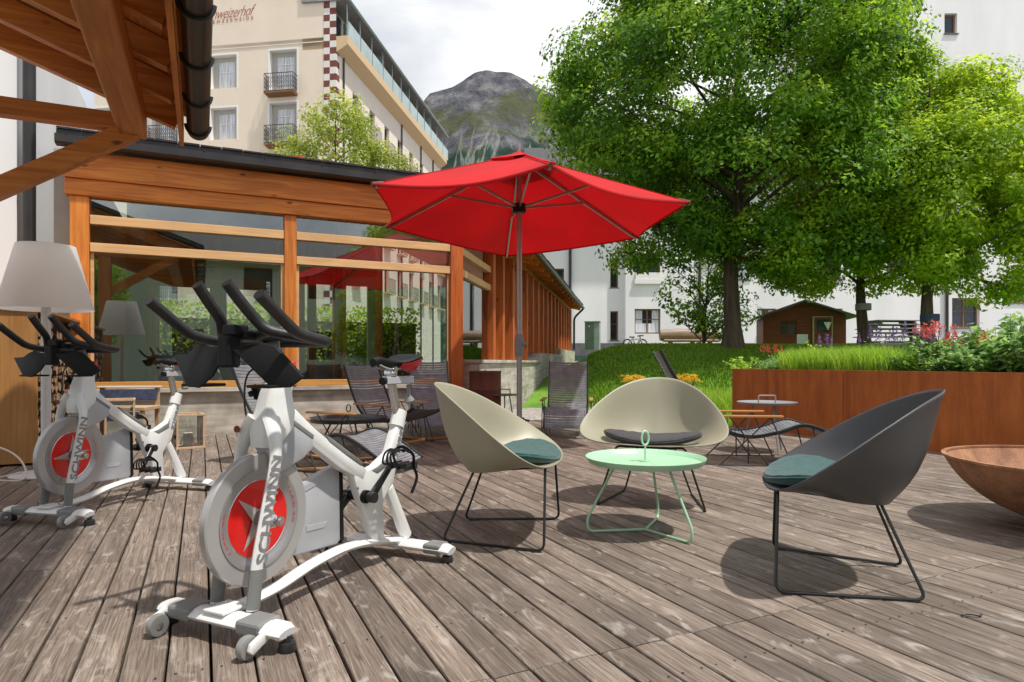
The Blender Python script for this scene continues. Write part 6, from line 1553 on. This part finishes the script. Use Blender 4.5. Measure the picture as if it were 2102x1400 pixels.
def cabinet():
    P = thing('utility_cabinet', 'green metal utility cabinet standing by the end of the arcade', 'cabinet', (3.62, 29.5, 1.42), R(-14))
    b = MB(); b.box(-0.32, 0.34, 0, 0.5, 0.0, 1.28, bev=0.01); b.build('body', 'cabinet_pale', P)
    b = MB(); b.box(-0.30, 0.10, -0.02, -0.002, 0.05, 1.24); b.build('door', 'cabinet_green', P)
    b = MB(); b.box(-0.35, 0.37, -0.04, 0.53, 1.282, 1.31); b.build('lid', 'cabinet_pale', P)
    b = MB(); b.tube([(-0.12, -0.025, 1.05), (-0.12, -0.025, 1.09)], 0.02, 8); b.build('handle', 'reveal_white', P)
cabinet()
def stack():
    P0 = Vector((11.9, 20.5, 1.42))
    names = ['lowest', 'second', 'third', 'fourth', 'top']
    for k in range(5):
        b = MB(); z = 0.24 + k * 0.125; w = 0.95 - 0.06 * k
        b.box(-w, w, -0.4, 0.4, 0.0, 0.03, bev=0.008); b.box(-w + 0.12, -w + 0.16, -0.35, 0.35, -0.095, -0.001); b.box(w - 0.16, w - 0.12, -0.35, 0.35, -0.095, -0.001)
        o = b.build('stacked_table', 'stack_grey', loc=P0 + Vector((0.06 * math.sin(k * 2.1), 0, z)), rotz=R(-4 + 3 * k))
        tag(o, ['lowest grey table top in the stack between two trunks', 'second grey table top from the ground in the stack between two trunks', 'middle grey table top of the stack between two trunks', 'fourth grey table top from the ground in the stack between two trunks', 'topmost grey table top of the stack between two trunks'][k], 'table', 'folded tables stacked on the lawn')
    b = MB(); b.box(-0.8, -0.72, -0.3, 0.3, -0.05, 0.14); b.box(0.72, 0.8, -0.3, 0.3, -0.05, 0.14); b.box(-0.72, 0.72, -0.03, 0.03, 0.06, 0.12)
    o = b.build('trestle', 'stack_grey', loc=P0); tag(o, 'low grey trestle carrying the stacked tables', 'trestle')
stack()
def balance_bike():
    P = thing('parked_bicycle', 'small silver bicycle lying on the grass before the log bench', 'bicycle', (5.05, 26.6, 1.40), R(20))
    for x in (-0.36, 0.36):
        b = MB(); b.tube([(x + 0.2 * math.cos(a), 0.02, 0.2 + 0.2 * math.sin(a)) for a in np.linspace(0, 2 * math.pi, 21)[:-1]], 0.03, 6, closed=True); b.build('wheel', 'black_rubber', P)
    b = MB(); b.tube([(-0.36, 0.02, 0.2), (-0.12, 0.02, 0.42), (0.25, 0.02, 0.40), (0.36, 0.02, 0.2)], 0.035, 6); b.tube([(-0.12, 0.02, 0.42), (0.02, 0.02, 0.18), (0.25, 0.02, 0.40)], 0.03, 6); b.build('frame', 'bright_steel', P)
    b = MB(); b.tube([(0.25, -0.2, 0.55), (0.22, 0.02, 0.56), (0.25, 0.24, 0.55)], 0.025, 6); b.tube([(0.25, 0.02, 0.4), (0.22, 0.02, 0.56)], 0.025, 6); b.build('handlebar', 'black_rubber', P)
    b = MB(); b.box(-0.25, -0.05, -0.05, 0.09, 0.47, 0.52, bev=0.02); b.build('saddle', 'black_plastic', P)
balance_bike()
# trunk label bands
for p, z, r_, lab, m_ in (((9.35, 17.3), 2.35, 0.185, 'pale strap tied round the trunk of the slimmer maple', 'stack_grey'), ((10.35, 16.1), 1.98, 0.20, 'dark blue band wrapped round the trunk of the bright maple', 'blue_cushion')):
    b = MB(); b.lathe([(r_, -0.09), (r_ + 0.012, -0.08), (r_ + 0.012, 0.08), (r_, 0.09)], 20); o = b.build('trunk_band', m_, loc=(p[0], p[1], z)); tag(o, lab, 'band')

# ------------------------------------------------------------------ mountain
def mountain_mat():
    m = bpy.data.materials.new('mountain'); m.use_nodes = True
    t = m.node_tree; b = t.nodes['Principled BSDF']; b.inputs['Roughness'].default_value = 1.0; b.inputs['Specular IOR Level'].default_value = 0.0
    tc = nd(t, 'ShaderNodeTexCoord'); sx = nd(t, 'ShaderNodeSeparateXYZ'); t.links.new(tc.outputs['Object'], sx.inputs[0])
    def N(scale, det=8, st=(1, 1, 1), rough=0.6, dist=0.0):
        mp = nd(t, 'ShaderNodeMapping'); mp.inputs['Scale'].default_value = st; t.links.new(tc.outputs['Object'], mp.inputs[0])
        n = nd(t, 'ShaderNodeTexNoise'); n.inputs['Scale'].default_value = scale; n.inputs['Detail'].default_value = det; n.inputs['Roughness'].default_value = rough; n.inputs['Distortion'].default_value = dist; t.links.new(mp.outputs[0], n.inputs[0]); return n
    rock = N(0.022, 11, (1, 1, 0.75), 0.72); r1 = ramp(t, [(0.34, (0.058, 0.062, 0.076)), (0.5, (0.125, 0.127, 0.142)), (0.66, (0.25, 0.245, 0.25))]); t.links.new(rock.outputs[0], r1.inputs[0])  # rock tones lifted and blued, distance haze put into the colour
    veg = N(0.006, 9, (1, 1, 1), 0.62, 0.5); rv = ramp(t, [(0.47, (0, 0, 0)), (0.58, (0.85, 0.85, 0.85))]); t.links.new(veg.outputs[0], rv.inputs[0])
    m1 = nd(t, 'ShaderNodeMix', data_type='RGBA'); t.links.new(rv.outputs[0], m1.inputs['Factor']); t.links.new(r1.outputs[0], m1.inputs['A']); m1.inputs['B'].default_value = (0.085, 0.095, 0.045, 1)
    # forest below a wandering treeline
    wob = N(0.008, 6, (1, 1, 0.15), 0.6); mm = nd(t, 'ShaderNodeMath', operation='MULTIPLY_ADD'); mm.inputs[1].default_value = 330; t.links.new(wob.outputs[0], mm.inputs[0]); t.links.new(sx.outputs['Z'], mm.inputs[2])
    fr = nd(t, 'ShaderNodeMapRange'); fr.inputs['From Min'].default_value = 690; fr.inputs['From Max'].default_value = 715; fr.inputs['To Min'].default_value = 1; fr.inputs['To Max'].default_value = 0; t.links.new(mm.outputs[0], fr.inputs[0])
    fn = N(0.06, 4); rf = ramp(t, [(0.3, (0.022, 0.045, 0.040)), (0.7, (0.045, 0.080, 0.058))]); t.links.new(fn.outputs[0], rf.inputs[0])
    m2 = nd(t, 'ShaderNodeMix', data_type='RGBA'); t.links.new(fr.outputs[0], m2.inputs['Factor']); t.links.new(m1.outputs['Result'], m2.inputs['A']); t.links.new(rf.outputs[0], m2.inputs['B'])
    # scree chutes running down
    ch = N(0.011, 5, (1, 0.10, 0.10), 0.55, 0.5); rc = ramp(t, [(0.485, (0, 0, 0)), (0.505, (0.6, 0.6, 0.6)), (0.515, (0.5, 0.5, 0.5)), (0.53, (0, 0, 0))]); t.links.new(ch.outputs[0], rc.inputs[0])
    zz = nd(t, 'ShaderNodeMapRange'); zz.inputs['From Min'].default_value = 640; zz.inputs['From Max'].default_value = 560; t.links.new(sx.outputs['Z'], zz.inputs[0])
    mu = nd(t, 'ShaderNodeMath', operation='MULTIPLY'); t.links.new(rc.outputs[0], mu.inputs[0]); t.links.new(zz.outputs[0], mu.inputs[1])
    m3 = nd(t, 'ShaderNodeMix', data_type='RGBA'); t.links.new(mu.outputs[0], m3.inputs['Factor']); t.links.new(m2.outputs['Result'], m3.inputs['A']); m3.inputs['B'].default_value = (0.30, 0.31, 0.29, 1)
    t.links.new(m3.outputs['Result'], b.inputs['Base Color'])
    bp = nd(t, 'ShaderNodeBump'); bp.inputs['Strength'].default_value = 1.0; bp.inputs['Distance'].default_value = 22; t.links.new(rock.outputs[0], bp.inputs['Height']); t.links.new(bp.outputs[0], b.inputs['Normal'])
    MATS['mountain'] = m
mountain_mat()
def mountain():
    ridge = [(0, 420), (500, 330), (700, 290), (800, 250), (866, 215), (885, 190), (905, 183), (930, 176), (950, 163), (975, 147), (1000, 142), (1020, 148), (1045, 148), (1065, 155), (1090, 172), (1115, 178), (1140, 190), (1180, 215), (1260, 250), (1400, 300), (1600, 330), (2000, 380), (2600, 430)]
    DR = 1900.0; rx = [p for p, _ in ridge]; ry = [q for _, q in ridge]
    nx, ny = 420, 150; vs = []
    for j in range(ny + 1):
        v = j / ny; y = 700 + (DR - 700) * v / 0.8
        for i in range(nx + 1):
            x = -1300 + 3400 * i / nx; px = 1051 + F * x / DR * 0.985
            hr = (742 - float(np.interp(px, rx, ry))) * DR / F
            if v <= 0.8:
                s = v / 0.8; prof = 0.30 * s + 0.70 * s ** 1.9
            else: prof = 1 - (v - 0.8) * 2.2
            nzz = noise.fractal(Vector((x * 0.006, y * 0.006, 1.7)), 0.9, 2.1, 7)
            rg = abs(noise.fractal(Vector((x * 0.0045 + 9, y * 0.0016, 4.2)), 1.0, 2.0, 5))
            z = hr * prof + nzz * 34 * min(1, v * 2.2) * (0.35 if abs(v - 0.8) < 0.02 else 1) - rg * 75 * math.sin(math.pi * min(1, v / 0.8)) * 1.0
            vs.append((x, y, z - 6))
    w = nx + 1; b = MB(); b.add(vs, [(j * w + i, j * w + i + 1, (j + 1) * w + i + 1, (j + 1) * w + i) for j in range(ny) for i in range(nx)], True)
    tag(b.build('mountain', 'mountain'), kind='structure')
mountain()

# ------------------------------------------------------------------ what stands behind the photographer (seen mirrored in the panes)
def behind():
    P = thing('white_annex', 'plain white annex behind the terrace, seen only mirrored in the large panes', 'building', (11.0, -12.0, 0), R(24))
    b = MB(); holes = [(-6 + 3 * k, -4.7 + 3 * k, 1.0 + 3 * r_, 2.4 + 3 * r_) for k in range(6) for r_ in range(2)]
    wall_holes(b, -9, 12, 0, 5.6, holes, 0, 0.2); b.v = [(x, -y, z) for x, y, z in b.v]; b.build('wall', 'white_plaster', P)
    for a_, c_, d_, e_ in holes:
        w = MB(); w.box(a_, c_, -0.2, -0.15, d_, e_); w.build('window', 'dark_glass', P)
    b = MB(); b.prism([(0.7, 5.6), (-4, 7.6), (-4, 7.8), (0.75, 5.75)], -9.5, 12.5); b.build('roof', 'roof_slate', P)
behind()

def mirrored_trees():
    src = [o for o in bpy.data.objects if o.name.startswith('maple_tree')]
    index_kids()
    for k, (x, y, r) in enumerate(((12.5, -7.0, 0.6), (1.0, -13.0, 2.4), (16.0, -5.0, 4.1))):
        c = copy_tree(src[1 + k % 2]); c.location = (x, y, -0.15); c.rotation_euler.z = r
        c['label'] = ['maple behind the terrace, nearest of those seen only in the pane reflections', 'maple behind the terrace, westernmost of those seen only in the pane reflections', 'maple behind the terrace by the annex, seen only in the pane reflections'][k]; c['group'] = 'trees behind the terrace'
mirrored_trees()
